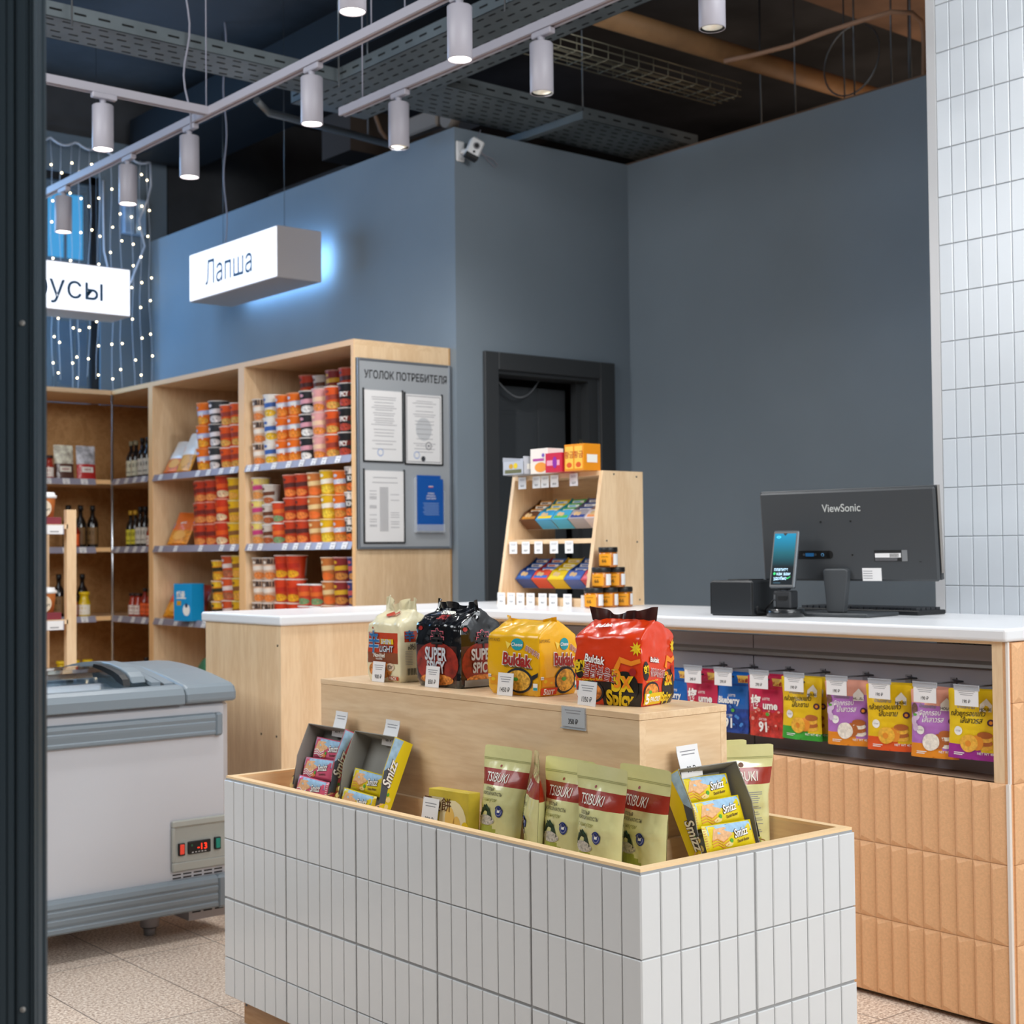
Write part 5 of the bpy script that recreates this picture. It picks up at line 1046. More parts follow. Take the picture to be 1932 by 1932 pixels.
for i, (y, k) in enumerate(hang_y):
    if k not in protos:
        mb = zip_bag('#c9284f' if k == 'u' else '#1c63b4', 'ume' if k == 'u' else 'Blueberry', '#c6342a' if k == 'u' else '#1d3f8c', 5 if k == 'u' else 9) if k in ('u', 'b') else thai_bag(k, k+11)
        protos[k] = mb; first = True
    else: first = False
    nm = BN2[k][0] if k in BN2 else THAI[k][0]
    for q_ in range(3):
        x = 3.315+.026*q_; lb = '%s, %s, %s on its peg' % (nm, HN[i] if k in BN2 else HN[i], ('front', 'middle', 'rear')[q_])
        lb = ' '.join(lb.split()[:16])
        rot = (R.uniform(-.03, .03), R.uniform(-.02, .02), FACE_X+(R.uniform(-.05, .05) if k in BN2 else .12+R.uniform(-.06, .06)))
        if q_ == 0 and first: o = obj('snack_bag', protos[k]); protos[k] = o
        else: o = protos[k].copy(); COL.objects.link(o)
        o.location = (x, y*.991-.006*q_, .658+R.uniform(-.002, .002)-(.004 if k == 3 else 0)); o.rotation_euler = rot; tag(o, lb, 'snack bag', 'snack bags hanging on pegs')
    if i:
        yt = [3.147, 3.023, 2.883, 2.752, 2.601, 2.457, 2.313, 2.188][i-1]
        t = thing('display_peg', 'wire display peg, %s under the worktop' % HN[i], 'display peg', (3.40, yt*.991, .835), FACE_X, 'wire display pegs')
        p = MB(); p.tube([(0, -.0012, -.012), (0, -.108, -.012), (0, -.116, -.004)], .0028, PEG, 8); obj('peg', p, t)
        p = MB(); p.tube([(0.0, -.002, .016), (0.05, -.03, .016), (.03, -.118, .016), (0, -.122, .014)], .0022, PEG, 8); obj('label_wire', p, t)
        p = MB(); p.box((-.006, -.004, -.02), (.012, -.0008, .022), mat('grey_hook_plate', '#77757a', .4)); obj('back_plate', p, t)
        pc = thing('price_card', 'white price card reading %s ₽, %s, in a clear holder' % ('290' if i < 4 else '190', HN[i]), 'price card', (3.276, yt*.992, .799), FACE_X-.02, 'price cards on the display pegs')
        p = MB(); p.box((-.037, -.0016, .040), (.037, .0016, .054), mat('clear_grey_clip', '#b9bdc4', .15, alpha=.75)); p.box((-.037, -.003, .051), (.037, -.0016, .054), mat('clear_grey_clip', '#b9bdc4')); obj('clear_clip', p, pc)
        p = MB(); card(p, .070, .046, '290 ₽' if i < 4 else '190 ₽', 3, 0, y=-.0005, th=.0088); obj('card', p, pc)

# ---------------------------------------------------------------- on the counter
t = thing('candy_rack', 'maple counter rack with slanted sides holding candy boxes', 'candy rack', (3.60, 3.95, WTC+.0006))
sp = [(0, 0), (.288, 0), (.288, .497), (.085, .497)]
for y in (0, .502):
    m = MB(); m.prism([(x, z) for x, z in sp], 1, y, y+.018, WV)
    if y == 0:
        for (x, z) in ((.14, .485), (.255, .478), (.10, .24), (.255, .235), (.265, .02)): m.cyl((x, .0002, z), (x, -.001, z), .0035, .0035, STEEL, 10)
    obj('side_panel', m, t)
m = MB(); m.box((.083, .018, .480), (.287, .502, .497), WY); obj('shelf', m, t)
m = MB(); m.box((.045, .018, .232), (.28, .502, .249), WY); obj('shelf', m, t)
m = MB(); m.box((.008, .018, .004), (.28, .502, .021), WY); m.box((.006, .018, .0), (.012, .502, .03), WY); obj('shelf', m, t)
m = MB(); m.box((.278, .018, .40), (.286, .502, .48), WY); obj('back_rail', m, t)
def cbox(label, y, z, x, col, col2, incol, w_=.092, L_=.135, D_=.055, tilt=-.72, text=None):
    """small tilted counter box with three candy packs in it"""
    t = thing('candy_box', label, 'candy box', (x, y, z+D_*.68)); t.rotation_euler = (tilt, 0, FACE_X); T = .0012; a = w_/2
    C1 = mat('c_'+col, col, .4, coat=.2); C2 = mat('c_'+col2, col2, .4); IN = mat('c_'+incol, incol, .7)
    m = MB(); m.box((-a, -T, 0), (a, 0, L_), IN); obj('back_panel', m, t)
    m = MB(); m.box((-a, -D_, 0), (a, -T, T), C1); m.box((-a, -D_-.0004, 0), (a, -D_+T, .045), C1); S = lambda u, v, off=0: (w_*(u-.5), -D_-.0006-off, .045*v); m.rect(S, .08, .15, .92, .45, C2, .0002, 1); m.disc(S, .3, .6, .12, .24, mat('c_cookie', '#e3c08a', .6), .0004); m.disc(S, .5, .55, .12, .22, mat('c_cookie', '#e3c08a', .6), .0005); obj('front_lip', m, t)
    for s in (-1, 1):
        m = MB(); x0, x1 = sorted((s*a, s*(a-T))); m.prism([(0, 0), (-D_, 0), (-D_, .045), (-D_*.55, L_*.8), (-D_*.5, L_), (0, L_)], 0, x0, x1, C2 if s > 0 else C1); obj('side_panel', m, t)
    M0 = Matrix.LocRotScale(t.location, t.rotation_euler.to_matrix(), None)
    for k in range(3):
        m = MB(); m.box((-a+.006, -.010, 0), (a-.006, 0, .026), C2, .003); SS_ = lambda u, v, off=0: ((w_-.012)*(u-.5), -.0102-off, .026*v)
        m.rect(SS_, .1, .3, .9, .7, mat('c_white', '#f2efe6', .5), .0004, 1); m.rect(SS_, .2, .4, .65, .6, C1, .0007, 1)
        M_ = M0 @ Matrix.Translation((0, -.012-.008*(2-k), .048+k*.029)) @ Matrix.Rotation(.25, 4, 'X')
        o = solo('candy_pack', m, ' '.join(('%s candy pack in the %s' % (('lower', 'middle', 'upper')[k], label)).split()[:16]), 'candy pack', M_.to_translation(), M_.to_euler(), 'candy packs in the rack boxes')
mid = [(4.395, '#5a3016', '#c5852c', '#b9aaa0', 'brown chocolate box at the left of the middle rack shelf'), (4.300, '#35a3d8', '#f2d21c', '#b4ada0', 'blue and yellow box, second on the middle rack shelf'), (4.205, '#3fb2dd', '#4fae55', '#a9b0a4', 'sky blue and green box in the centre of the rack'),
       (4.110, '#a8a4ad', '#22438f', '#a9a4a4', 'grey blue box, fourth on the middle rack shelf'), (4.018, '#d9cfd2', '#ef9a5a', '#b3a9a9', 'peach box at the right of the middle rack shelf')]
low = [(4.400, '#1d4a9a', '#2f6dc0', '#7d8fa8', 'dark blue box at the left of the bottom rack shelf'), (4.305, '#d9472f', '#2a6cc8', '#8f9db0', 'red and blue box, second on the bottom rack shelf'), (4.210, '#e8c70f', '#f0d83a', '#b7a76a', 'yellow box in the centre of the bottom rack shelf'),
       (4.115, '#3a63b8', '#5b82cc', '#8d94ad', 'lavender blue box, fourth on the bottom rack shelf'), (4.020, '#cf4a5c', '#e2798a', '#b09097', 'pink box at the right of the bottom rack shelf')]
for y, a_, b_, c_, lb in mid: cbox(lb, y, WTC+.2515, 3.735, a_, b_, c_)
for y, a_, b_, c_, lb in low: cbox(lb, y, WTC+.0235, 3.715, a_, b_, c_)
def carton(label, loc, rz, w_, d_, h_, col, deco, open_top=False):
    m = MB(); C = mat('c_'+col, col, .4, coat=.2); 
    if open_top: m.box((-w_/2, -d_, 0), (w_/2, 0, .002), C); m.box((-w_/2, -d_, 0), (w_/2, -d_+.0015, h_*.75), C); m.box((-w_/2, -.0015, 0), (w_/2, 0, h_), C); m.box((-w_/2, -d_, 0), (-w_/2+.0015, 0, h_), C); m.box((w_/2-.0015, -d_, 0), (w_/2, 0, h_), C)
    else: m.box((-w_/2, -d_, 0), (w_/2, 0, h_), C, .001)
    S = lambda u, v, off=0: (w_*(u-.5), -d_-.0002-off, h_*v); deco(m, S, (w_, h_)); S2 = lambda u, v, off=0: (w_/2+.0002+off, -d_+d_*u, h_*v); m.rect(S2, .2, .3, .8, .6, mat('c_white', '#f2efe6', .5), .0002, 1)
    solo('candy_carton', m, label, 'candy carton', loc, (0, 0, rz))
WH_ = mat('c_white', '#f2efe6', .5); zt_ = WTC+.4985
def dk1(m, S, WH): m.rect(S, .1, .1, .9, .3, mat('c_#6a6a48', '#6a6a48', .5), .0003, 1); m.disc(S, .4, .48, .1, .14, mat('c_gold', '#c99a2a', .5), .0004); m.disc(S, .62, .5, .1, .16, mat('c_#e0c320', '#e0c320', .5), .0005)
def dk2(m, S, WH): m.disc(S, .6, .25, .35, .2, mat('c_#ef9a3a', '#ef9a3a', .5), .0003); m.rect(S, .15, .5, .8, .6, mat('c_#b0489a', '#b0489a', .5), .0004, 1); m.disc(S, .75, .72, .08, .08, mat('c_#7a58b0', '#7a58b0', .5), .0005)
def dk3(m, S, WH): m.rect(S, .1, .35, .9, .62, mat('c_#e8a0b4', '#e8a0b4', .5), .0003, 1); m.disc(S, .6, .5, .14, .3, mat('c_#8a2a9a', '#8a2a9a', .5), .0005)
def dk4(m, S, WH):
    for u in (.06, .54): m.rect(S, u, .08, u+.40, .92, mat('c_#f2c04a', '#f2c04a', .5), .0003, 1); m.text(S, '황금', u+.2, .6, .02, mat('c_#b8401a', '#b8401a', .5), WH, off=.0006, bold=1); m.disc(S, u+.2, .22, .14, .1, mat('c_#d9541a', '#d9541a', .5), .0006)
carton('open grey tray of candies at the left end on top of the rack', (3.70, 4.375, zt_), FACE_X, .125, .09, .07, '#b9bcc4', dk1, True)
carton('white and orange candy box, second on top of the rack', (3.71, 4.245, zt_), FACE_X, .10, .08, .095, '#efe6dc', dk2)
carton('red and pink candy box, third on top of the rack', (3.70, 4.14, zt_), FACE_X, .09, .09, .072, '#c92a44', dk3)
carton('lilac candy box behind the red one on top of the rack', (3.80, 4.15, zt_), FACE_X, .11, .05, .10, '#c9a4c4', dk3)
carton('orange ginseng candy box at the right end on top of the rack', (3.70, 4.03, zt_), FACE_X, .105, .085, .098, '#e8921c', dk4)
for ys, z, x, pr in (((4.40, 4.315, 4.265, 4.21, 4.10), WTC+.447, 3.676, ('190 ₽', '90 ₽', '90 ₽', '190 ₽', '120 ₽')), ((4.415, 4.34, 4.265, 4.175, 4.09), WTC+.196, 3.640, ('120 ₽', '100 ₽', '150 ₽', '100 ₽', '150 ₽')), ((4.435, 4.375, 4.32, 4.26, 4.19, 4.13, 4.05), WTC+.0005, 3.594, ('190 ₽', '190 ₽', '180 ₽', '120 ₽', '190 ₽', '140 ₽', '150 ₽'))):
    nm = 'top' if z > 1.4 else 'middle' if z > 1.1 else 'bottom'
    for i, (y, p_) in enumerate(zip(ys, pr)): price_card('small white price card, %s from the left along the %s rack shelf' % (ORD[i], nm), p_, (x, y, z), (0, 0, FACE_X), w_=.046, h_=.046, lines=2, group='price cards on the candy rack', th=.008)
price_card('white price card reading 290 ₽ in front of the amber jars', '290 ₽', (3.585, 3.925, WTC+.0005), (0, 0, FACE_X+.5), w_=.060, h_=.044, lines=2, th=.009)
JA = mat('amber_jar_glass', '#b9690f', .18, coat=.6); JL = mat('amber_label', '#e89a1a', .4); JB = mat('black_jar_lid', '#1c1a18', .4)
def jar(label, x, y, z, rz):
    z += .0006
    t = thing('honey_jar', label, 'jar', (x, y, z), rz, 'pyramid of amber jars')
    m = MB(); m.lathe([(0, 0), (.030, 0), (.034, .003), (.034, .050), (.031, .054), (0, .054)], JA, 24)
    S = lambda u, v, off=0: ((.0345+off)*math.sin((u-.5)*2.6), -(.0345+off)*math.cos((u-.5)*2.6), .006+.042*v)
    m.rect(S, .05, 0, .62, 1, JL, .0002, 12); m.rect(S, .72, .05, 1.15, 1, PAPER, .0002, 8); m.text(S, '66', .33, .42, .013, BLKP, (.09, .042), bold=.5, off=.0008); m.rect(S, .2, .72, .5, .76, BLKP, .0006, 3); obj('glass', m, t)
    m = MB(); m.lathe([(0, .054), (.0335, .054), (.0345, .056), (.0345, .070), (.033, .072), (0, .072)], JB, 24); obj('lid', m, t)
jar('amber jar at the top of the jar pyramid', 3.645, 3.885, WTC+.144, -.75)
for i in range(2): jar('amber jar, %s of the two in the middle tier' % ('left', 'right')[i], 3.610+.071*i, 3.885, WTC+.072, -.8+.1*i)
for i in range(3): jar('amber jar, %s of the three in the bottom tier' % ('left', 'middle', 'right')[i], 3.572+.073*i, 3.885, WTC, -.8+.15*i)
# monitor
t = thing('monitor', 'dark grey monitor seen from behind on the white worktop', 'monitor', (3.555, 2.785, WTC+.0006), FACE_X+.15)
MG = mat('monitor_grey', '#3e4144', .5, bump=.08, bscale=600)
m = MB(); m.box((-.145, -.06, 0), (.125, .135, .011), MG, .003); obj('base', m, t)
m = MB(); m.prism([(-.030, .011), (.026, .011), (.041, .135), (.034, .142), (-.036, .142), (-.043, .135)], 1, -.022, .004, MG); obj('stand_neck', m, t, bevel=.006)
PW, PH = .588, .272; tl = .085
M_ = Matrix.Translation((.030, 0, .108)) @ Matrix.Rotation(tl, 4, 'X')
def mo(name, mb, lab=None): o = obj(name, mb, t, lab); o.matrix_local = M_; return o
m = MB(); m.box((-PW/2, .012, 0), (PW/2, .022, PH), MG, .003); m.box((-PW/2+.004, .0, -.003), (PW/2-.004, .014, PH-.004), MG, .006)
for x, z in ((-.05, .075), (.05, .075), (-.05, .175), (.05, .175)): m.cyl((x-.03, -.0002, z), (x-.03, -.0015, z), .0028, .0028, BLK, 10)
mo('rear_shell', m)
m = MB(); m.box((-PW/2+.0015, .022, .001), (PW/2-.0015, .0265, PH-.001), mat('screen_black', '#0a0b0c', .15)); m.box((PW/2, .010, .02), (PW/2+.0012, .025, PH), mat('bezel_light', '#9b958f', .3, metal=.5)); mo('screen', m)
S = lambda u, v, off=0: (PW*(u-.5), -off-.0004, PH*v)
m = MB(); m.text(S, 'ViewSonic', .485, .795, .0235, mat('logo_grey_white', '#c9ccc9', .4), (PW, PH), bold=.7, sx=.93); mo('logo', m, 'pale grey lettering')
m = MB(); m.rect(S, .175, .235, .405, .325, BLK, .0003, 1); m.disc(S, .175, .28, .02, .045, BLK, .0003); m.disc(S, .405, .28, .02, .045, BLK, .0003)
m.rect(S, .265, .262, .315, .30, BLUP, .0008, 1); m.rect(S, .25, .27, .262, .295, STEEL, .0008, 1); m.rect(S, .318, .27, .33, .295, STEEL, .0008, 1); m.disc(S, .365, .28, .009, .018, mat('audio_ring_blue', '#6aa8d8', .4), .0009); m.disc(S, .365, .28, .005, .010, BLK, .0012); mo('port_panel', m)
m = MB(); m.rect(S, .655, .205, .835, .325, mat('label_black', '#1a1b1c', .5), .0004, 1); m.rect(S, .66, .245, .80, .292, PAPER, .0007, 1); m.rect(S, .84-.035, .205, .835, .325, mat('label_grey', '#7e8082', .5), .0008, 1)
for i in range(10): m.rect(S, .74+.005*i, .25, .7425+.005*i, .287, INK, .0010, 1)
for i in range(4): m.rect(S, .66, .212+.008*i, .78, .215+.008*i, GINK, .0010, 1)
m.rect(S, .895, .195, .908, .202, INK, .0006, 1); mo('rating_label', m)
m = MB(); m.box((PW*.085, -.0015, -.002), (PW*.19, -.0008, .036), PAPER); 
for i in range(4): m.box((PW*.09, -.0018, .005+.007*i), (PW*.14, -.0015, .007+.007*i), GINK)
mo('sticker', m, 'small white sticker')
q = MB(); q.tube([(3.555, 2.935, 1.165), (3.535, 2.94, 1.15), (3.53, 2.95, 1.10), (3.52, 2.98, 1.03), (3.50, 3.02, 1.008), (3.45, 3.06, 1.006)], .003, BLK, 8); q.box((3.545, 2.92, 1.157), (3.56, 2.96, 1.175), BLK, .002); solo('monitor_cable', q, 'black cable hanging from the back of the monitor', 'cable')
# payment terminal
t = thing('payment_terminal', 'black payment phone on a stand showing a blue payment screen', 'payment terminal', (3.43, 2.893, WTC+.0006), FACE_X+.18)
m = MB(); m.cyl((0, .01, 0), (0, .01, .024), .056, .056, mat('puck_black', '#202224', .25, coat=.3), 40); obj('round_base', m, t)
m = MB(); m.box((-.030, -.012, .024), (.030, .035, .078), DKG, .004); m.box((-.012, -.0135, .05), (.02, -.012, .062), BLK); m.box((-.026, -.0145, .052), (-.019, -.012, .066), STEEL); m.box((-.026, -.0145, .03), (-.019, -.012, .048), STEEL); obj('post', m, t)
m = MB(); Mt = Matrix.Translation((0, -.01, .085)) @ Matrix.Rotation(-.2, 4, 'X'); m.box((-.018, .010, .0), (.018, .030, .06), BLK, .004, M=Mt); obj('bracket', m, t)
def pt(name, mb): o = obj(name, mb, t); o.matrix_local = Mt; return o
m = MB(); m.box((-.043, -.004, 0), (.043, .010, .176), mat('phone_bezel', '#53585d', .35, metal=.4), .004); pt('phone', m)
m = MB(); m.box((-.0395, -.0048, .004), (.0395, -.0040, .172), mat('phone_glass_black', '#06080a', .1), 0)
def scr():
    mm = bpy.data.materials.new('phone_screen_teal'); mm.use_nodes = True; nt = mm.node_tree; b = nt.nodes['Principled BSDF']; tc = nt.nodes.new('ShaderNodeTexCoord'); sx = nt.nodes.new('ShaderNodeSeparateXYZ'); r = nt.nodes.new('ShaderNodeValToRGB')
    nt.links.new(tc.outputs['Generated'], sx.inputs[0]); nt.links.new(sx.outputs['Z'], r.inputs[0]); e = r.color_ramp.elements; e[0].position = .35; e[0].color = (.002, .006, .01, 1); e[1].position = 1; e[1].color = (.01, .28, .50, 1); x = e.new(.62); x.color = (.01, .12, .16, 1)
    nt.links.new(r.outputs[0], b.inputs['Emission Color']); b.inputs['Emission Strength'].default_value = 1.3; b.inputs['Base Color'].default_value = (.01, .01, .01, 1); b.inputs['Roughness'].default_value = .5; b.inputs['Specular IOR Level'].default_value = .1; return mm
m.box((-.036, -.0052, .010), (.036, -.0048, .166), scr()); S = lambda u, v, off=0: (.072*(u-.5), -.0053-off, .01+.156*v); SW = mat('screen_text', '#bfe6ff', .4, emit=1)
m.text(S, 'платите', .12, .30, .0105, SW, (.072, .156), bold=.2, al='L', sx=.85); m.text(S, 'как вам', .25, .215, .0105, SW, (.072, .156), bold=.2, al='L', sx=.85); m.text(S, 'удобно', .12, .13, .0105, SW, (.072, .156), bold=.2, al='L', sx=.85)
m.disc(S, .14, .215, .055, .026, mat('screen_green', '#20c060', .4, emit=1), .0004); m.poly(S, [(.72, .13), (.77, .11), (.90, .155), (.88, .165), (.77, .13), (.74, .145)], mat('screen_green', '#20c060'), .0004); m.disc(S, .20, .93, .11, .026, mat('screen_cyan', '#28b8e0', .4, emit=.8), .0004); m.rect(S, .15, .925, .25, .935, BLK, .0007, 1); m.rect(S, .12, .03, .45, .04, mat('screen_dim', '#3a6a80', .4, emit=.3), .0004, 1)
m.poly(S, [(.40, 1.005), (.60, 1.005), (.53, .96), (.47, .96)], BLK, .0006); pt('screen', m)
# receipt printer, keyboard
m = MB(); m.box((-.078, -.0, 0), (.078, .165, .108), mat('printer_black', '#232629', .4), .006); m.box((-.04, .04, .108), (.04, .12, .1105), BLK, .001); m.box((-.0785, .002, .004), (.0785, .003, .1), BLK)
solo('receipt_printer', m, 'black cube receipt printer beside the payment phone', 'printer', (3.385, 3.062, WTC+.0006), (0, 0, FACE_X+.12))
t = thing('keyboard', 'black keyboard lying behind the monitor stand', 'keyboard', (3.80, 2.86, WTC+.0006), FACE_X)
m = MB(); m.box((-.23, -.07, 0), (.23, .07, .014), BLK, .003); obj('case', m, t)
m = MB()
for r_ in range(5):
    for c_ in range(18): m.box((-.22+c_*.0245, -.06+r_*.025, .014), (-.20+c_*.0245, -.040+r_*.025, .022), DKG)
ko = obj('key_block', m, t); ko['kind'] = 'stuff'
q = MB(); q.tube([(3.44, 2.94, 1.05), (3.45, 2.98, 1.02), (3.48, 3.00, 1.006), (3.54, 3.02, 1.006), (3.62, 3.0, 1.006)], .003, BLK, 8); q.tube([(3.40, 2.97, 1.03), (3.42, 2.99, 1.006), (3.47, 2.96, 1.006)], .003, BLK, 8); solo('terminal_cable', q, 'black cables coiled behind the payment phone', 'cable')

# ---------------------------------------------------------------- goods on the tall shelves
def cup_mesh(r, h, body, patch, disc_, text='', tcol=WHP, rim='#e8dcd0', top=None, taper=.80, name=''):
    B = mat('c_'+body, body, .4, coat=.3); P = mat('c_'+patch, patch, .45); D = mat('c_'+disc_, disc_, .5, var=.3, vscale=120)
    m = MB(); rr = lambda v: r*(taper+(1-taper)*v)
    m.lathe([(0, 0), (rr(0)*.94, 0), (rr(0), .003), (rr(1), h)], B, 24)
    S = lambda u, v, off=0: ((rr(v)+off)*math.sin((u-.5)*2.7), -(rr(v)+off)*math.cos((u-.5)*2.7), h*v)
    if top: m.rect(S, -.1, .72, 1.1, .98, mat('c_'+top, top, .45), .0003, 10)
    m.grid(lambda a, b: S(.14+.72*a, .42+.06*a+.20*b, .0005), 8, 2, P); m.disc(S, .52, .20, .32, .16, D, .0006, 20); m.disc(S, .30, .80, .10, .07, P, .0006, 12)
    if text: m.text(S, text, .5, .55, h*.2, tcol, (r*2.5, h), bold=2.0, sx=.62, off=.0012)
    m.rect(S, 1.15, .1, 1.7, .9, mat('c_side_white', '#d8cfc8', .5), .0004, 6)
    l = MB(); R1 = mat('c_'+rim, rim, .4); l.lathe([(rr(1)-.001, h-.003), (rr(1)+.0025, h-.002), (rr(1)+.003, h+.002), (rr(1)-.001, h+.003), (0, h+.002)], R1, 24)
    return m, l
CUP = {}
KINDS = {'peach': (.050, .108, '#e6bfa0', '#f3e6d8', '#e0813c', '', '#e8dcd0', '#4a3a34', 'peach rice noodle cup'), 'white': (.054, .112, '#e9e6e0', '#3a62ab', '#e8b82a', '', '#f2f0ec', None, 'white and blue noodle cup'),
 'orange': (.053, .108, '#ea6f16', '#cdd0e2', '#f08a2a', 'yang', '#f0a070', None, 'orange noodle cup'), 'blackpink': (.053, .108, '#26262b', '#d99aa8', '#e9e4e0', '', '#d8d2cc', None, 'black and pink noodle cup'), 'pink': (.053, .108, '#e6a5a4', '#efc9a8', '#e08a3a', '', '#eac9c4', None, 'pink noodle cup'),
 'redorange': (.053, .108, '#e0561c', '#9a3a2a', '#d9a24a', '', '#f0d8cc', None, 'orange red noodle cup'), 'superspicy': (.053, .110, '#1c1b1e', '#7a2a20', '#b5402a', 'SPICY', '#cfc8c4', None, 'black noodle cup printed SPICY'),
 'tanpink': (.050, .108, '#d9b48e', '#c8407a', '#d98f4a', '', '#e8dcd0', '#e6cf6a', 'tan noodle cup with a pink stripe'), 'brown': (.046, .095, '#cfc6bc', '#6a3a22', '#a8552a', '', '#e8e4de', None, 'white and brown soup cup'), 'redwhite': (.052, .100, '#d94a2a', '#e8702e', '#7a9a6a', '', '#f4f2ee', None, 'red soup cup with a white lid'),
 'darkred': (.052, .108, '#c8401f', '#5a2a26', '#e8803a', '', '#eaa08a', None, 'dark red noodle cup'), 'tan': (.052, .108, '#cf7a3a', '#e8c890', '#e8702e', '', '#eccfb4', None, 'tan and orange noodle cup'), 'yellow': (.052, .110, '#e8b818', '#f2ecdc', '#f0c840', '', '#f4d890', None, 'yellow noodle cup'),
 'orangechi': (.052, .108, '#ea6f1c', '#c9cbe0', '#d98c3a', 'CHI', '#f0a878', None, 'orange noodle cup printed CHI'), 'blackbon': (.054, .112, '#2c2a2c', '#3a3436', '#e8702a', 'BON', '#efe6dc', '#efe4dc', 'black noodle cup printed BON'),
 'bigorange': (.060, .118, '#ee7416', '#b9c0e6', '#f6a028', 'yang', '#f09a60', None, 'large orange noodle cup'), 'blackwhite': (.056, .118, '#34363a', '#e6dfe2', '#d9d2d0', '', '#c9c4be', None, 'black noodle cup with white figures'), 'redcup': (.052, .112, '#cc3f1f', '#7a2a22', '#e8904a', '', '#e89a84', None, 'red noodle cup'),
 'redbowl': (.056, .118, '#cf3a1c', '#e85a1c', '#e6c8a0', '', '#efa890', None, 'wide red noodle cup'), 'yelblack': (.050, .112, '#e8b41c', '#8a5a30', '#e0a040', '', '#e8d48a', None, 'yellow and black noodle cup'), 'honey': (.056, .104, '#f09a1c', '#3c3420', '#f2b234', '', '#f4d8b4', '#f0c834', 'honey orange noodle cup'),
 'terra': (.056, .112, '#d9562a', '#e8d8d4', '#b06a4a', '', '#efcfc0', None, 'terracotta noodle cup'), 'purple': (.050, .070, '#5a3450', '#3a4a9a', '#7a3a4a', '', '#8a7a9a', None, 'small dark purple noodle bowl'), 'redyel': (.053, .112, '#d9421c', '#c02f1a', '#f0a81e', '', '#f0d8cc', None, 'red and yellow noodle cup'), 'plum': (.052, .108, '#8c2a2a', '#d9a82a', '#c9823a', '', '#d8a8a0', None, 'plum red noodle cup'), 'bluered': (.050, .108, '#3a3f7a', '#c95a5a', '#c98a4a', '', '#b9b0c0', None, 'dark blue noodle cup')}
def cup(kind, x, y, z, rz, label, group='noodle cups on the tall shelves'):
    if kind not in CUP:
        r, h, b, p, d_, tx, rim, top, _ = KINDS[kind]; a, l = cup_mesh(r, h, b, p, d_, tx, WHP, rim, top)
        t = thing('noodle_cup', label, 'noodle cup', (x, y, z), rz, group); obj('cup_body', a, t); obj('lid', l, t); CUP[kind] = t; return t
    return dup(CUP[kind], (x, y, z), rz, label, group)
TIER = ['bottom', 'second', 'third', 'top', 'fifth']
def stack(kind, n, y, shelf, bay, col, x=3.79, step=None, j=.0):
    h = KINDS[kind][1]+.0052
    for k in range(n):
        lb = '%s, %s tier, %s stack, %s shelf, %s' % (KINDS[kind][8], TIER[k], ORD[col], SN[shelf], BN[bay])
        cup(kind, x+R.uniform(-.003, .003), y+R.uniform(-.0015, .0015), SZ[shelf]+.0005+k*h, FACE_X+.42+R.uniform(-.2, .2), ' '.join(lb.split()[:16]))
for c, (kd, n, y) in enumerate((('peach', 3, 6.595), ('white', 3, 6.480), ('orange', 3, 6.365), ('orange', 3, 6.252), ('blackpink', 3, 6.138), ('pink', 3, 6.024), ('redorange', 3, 5.910), ('superspicy', 3, 5.795))): stack(kd, n, y, 0, 0, c)
for c, (kd, n, y) in enumerate((('tanpink', 3, 6.600), ('brown', 3, 6.500), ('redwhite', 2, 6.398), ('darkred', 3, 6.285), ('darkred', 3, 6.172), ('tan', 3, 6.060), ('yellow', 3, 5.947), ('orangechi', 3, 5.840), ('blackbon', 3, 5.729))): stack(kd, n, y, 1, 0, c, x=3.785)
for c, (kd, n, y) in enumerate((('peach', 3, 6.60), ('peach', 3, 6.493), ('redyel', 3, 6.377), ('redyel', 3, 6.260), ('redwhite', 2, 6.155), ('redwhite', 2, 6.048), ('tan', 3, 5.940), ('plum', 3, 5.832), ('bluered', 3, 5.724))): stack(kd, n, y, 2, 0, c, x=3.785)
for c, (kd, n, y) in enumerate((('redwhite', 3, 6.40), ('darkred', 3, 6.285))): stack(kd, n, y, 1, 0, c+9, x=3.91)
for i, y in enumerate((6.42, 6.30, 6.17, 6.05, 5.93, 5.81)):
    for k in range(4): cup(('darkred', 'brown', 'plum')[i % 3], 3.96, y, SZ[0]+.0005+k*.114, FACE_X+.4, '%s reserve cup from the left, tier %s, behind the top shelf cups' % (ORD[i], ('one', 'two', 'three', 'four')[k]), 'reserve cups in the shadow of the top shelf')
for c, (kd, n, y) in enumerate((('bigorange', 3, 7.185), ('blackwhite', 3, 7.055), ('redorange', 3, 6.94), ('redorange', 3, 6.825), ('peach', 2, 6.77))):
    if c < 4: stack(kd, n, y, 0, 1, c)
for k in range(3): cup('purple', 3.93, 7.36+.01*k, SZ[0]+.0005+k*.0756+.0, FACE_X+.4, 'small dark purple noodle bowl, %s of the pile behind the trays' % ('bottom', 'middle', 'top')[k], 'purple bowls in the middle bay')
for c, (kd, n, y, x) in enumerate((('redcup', 3, 7.345, 3.84), ('redcup', 3, 7.225, 3.79), ('redcup', 3, 7.110, 3.79), ('redbowl', 3, 6.985, 3.79), ('yelblack', 3, 6.860, 3.79), ('yelblack', 3, 6.858, 3.90))): stack(kd, n, y, 1, 1, c, x=x)
for c, (kd, n, y, x) in enumerate((('honey', 3, 7.055, 3.80), ('terra', 3, 6.935, 3.80), ('yelblack', 3, 6.820, 3.79))): stack(kd, n, y, 2, 1, c, x=x)
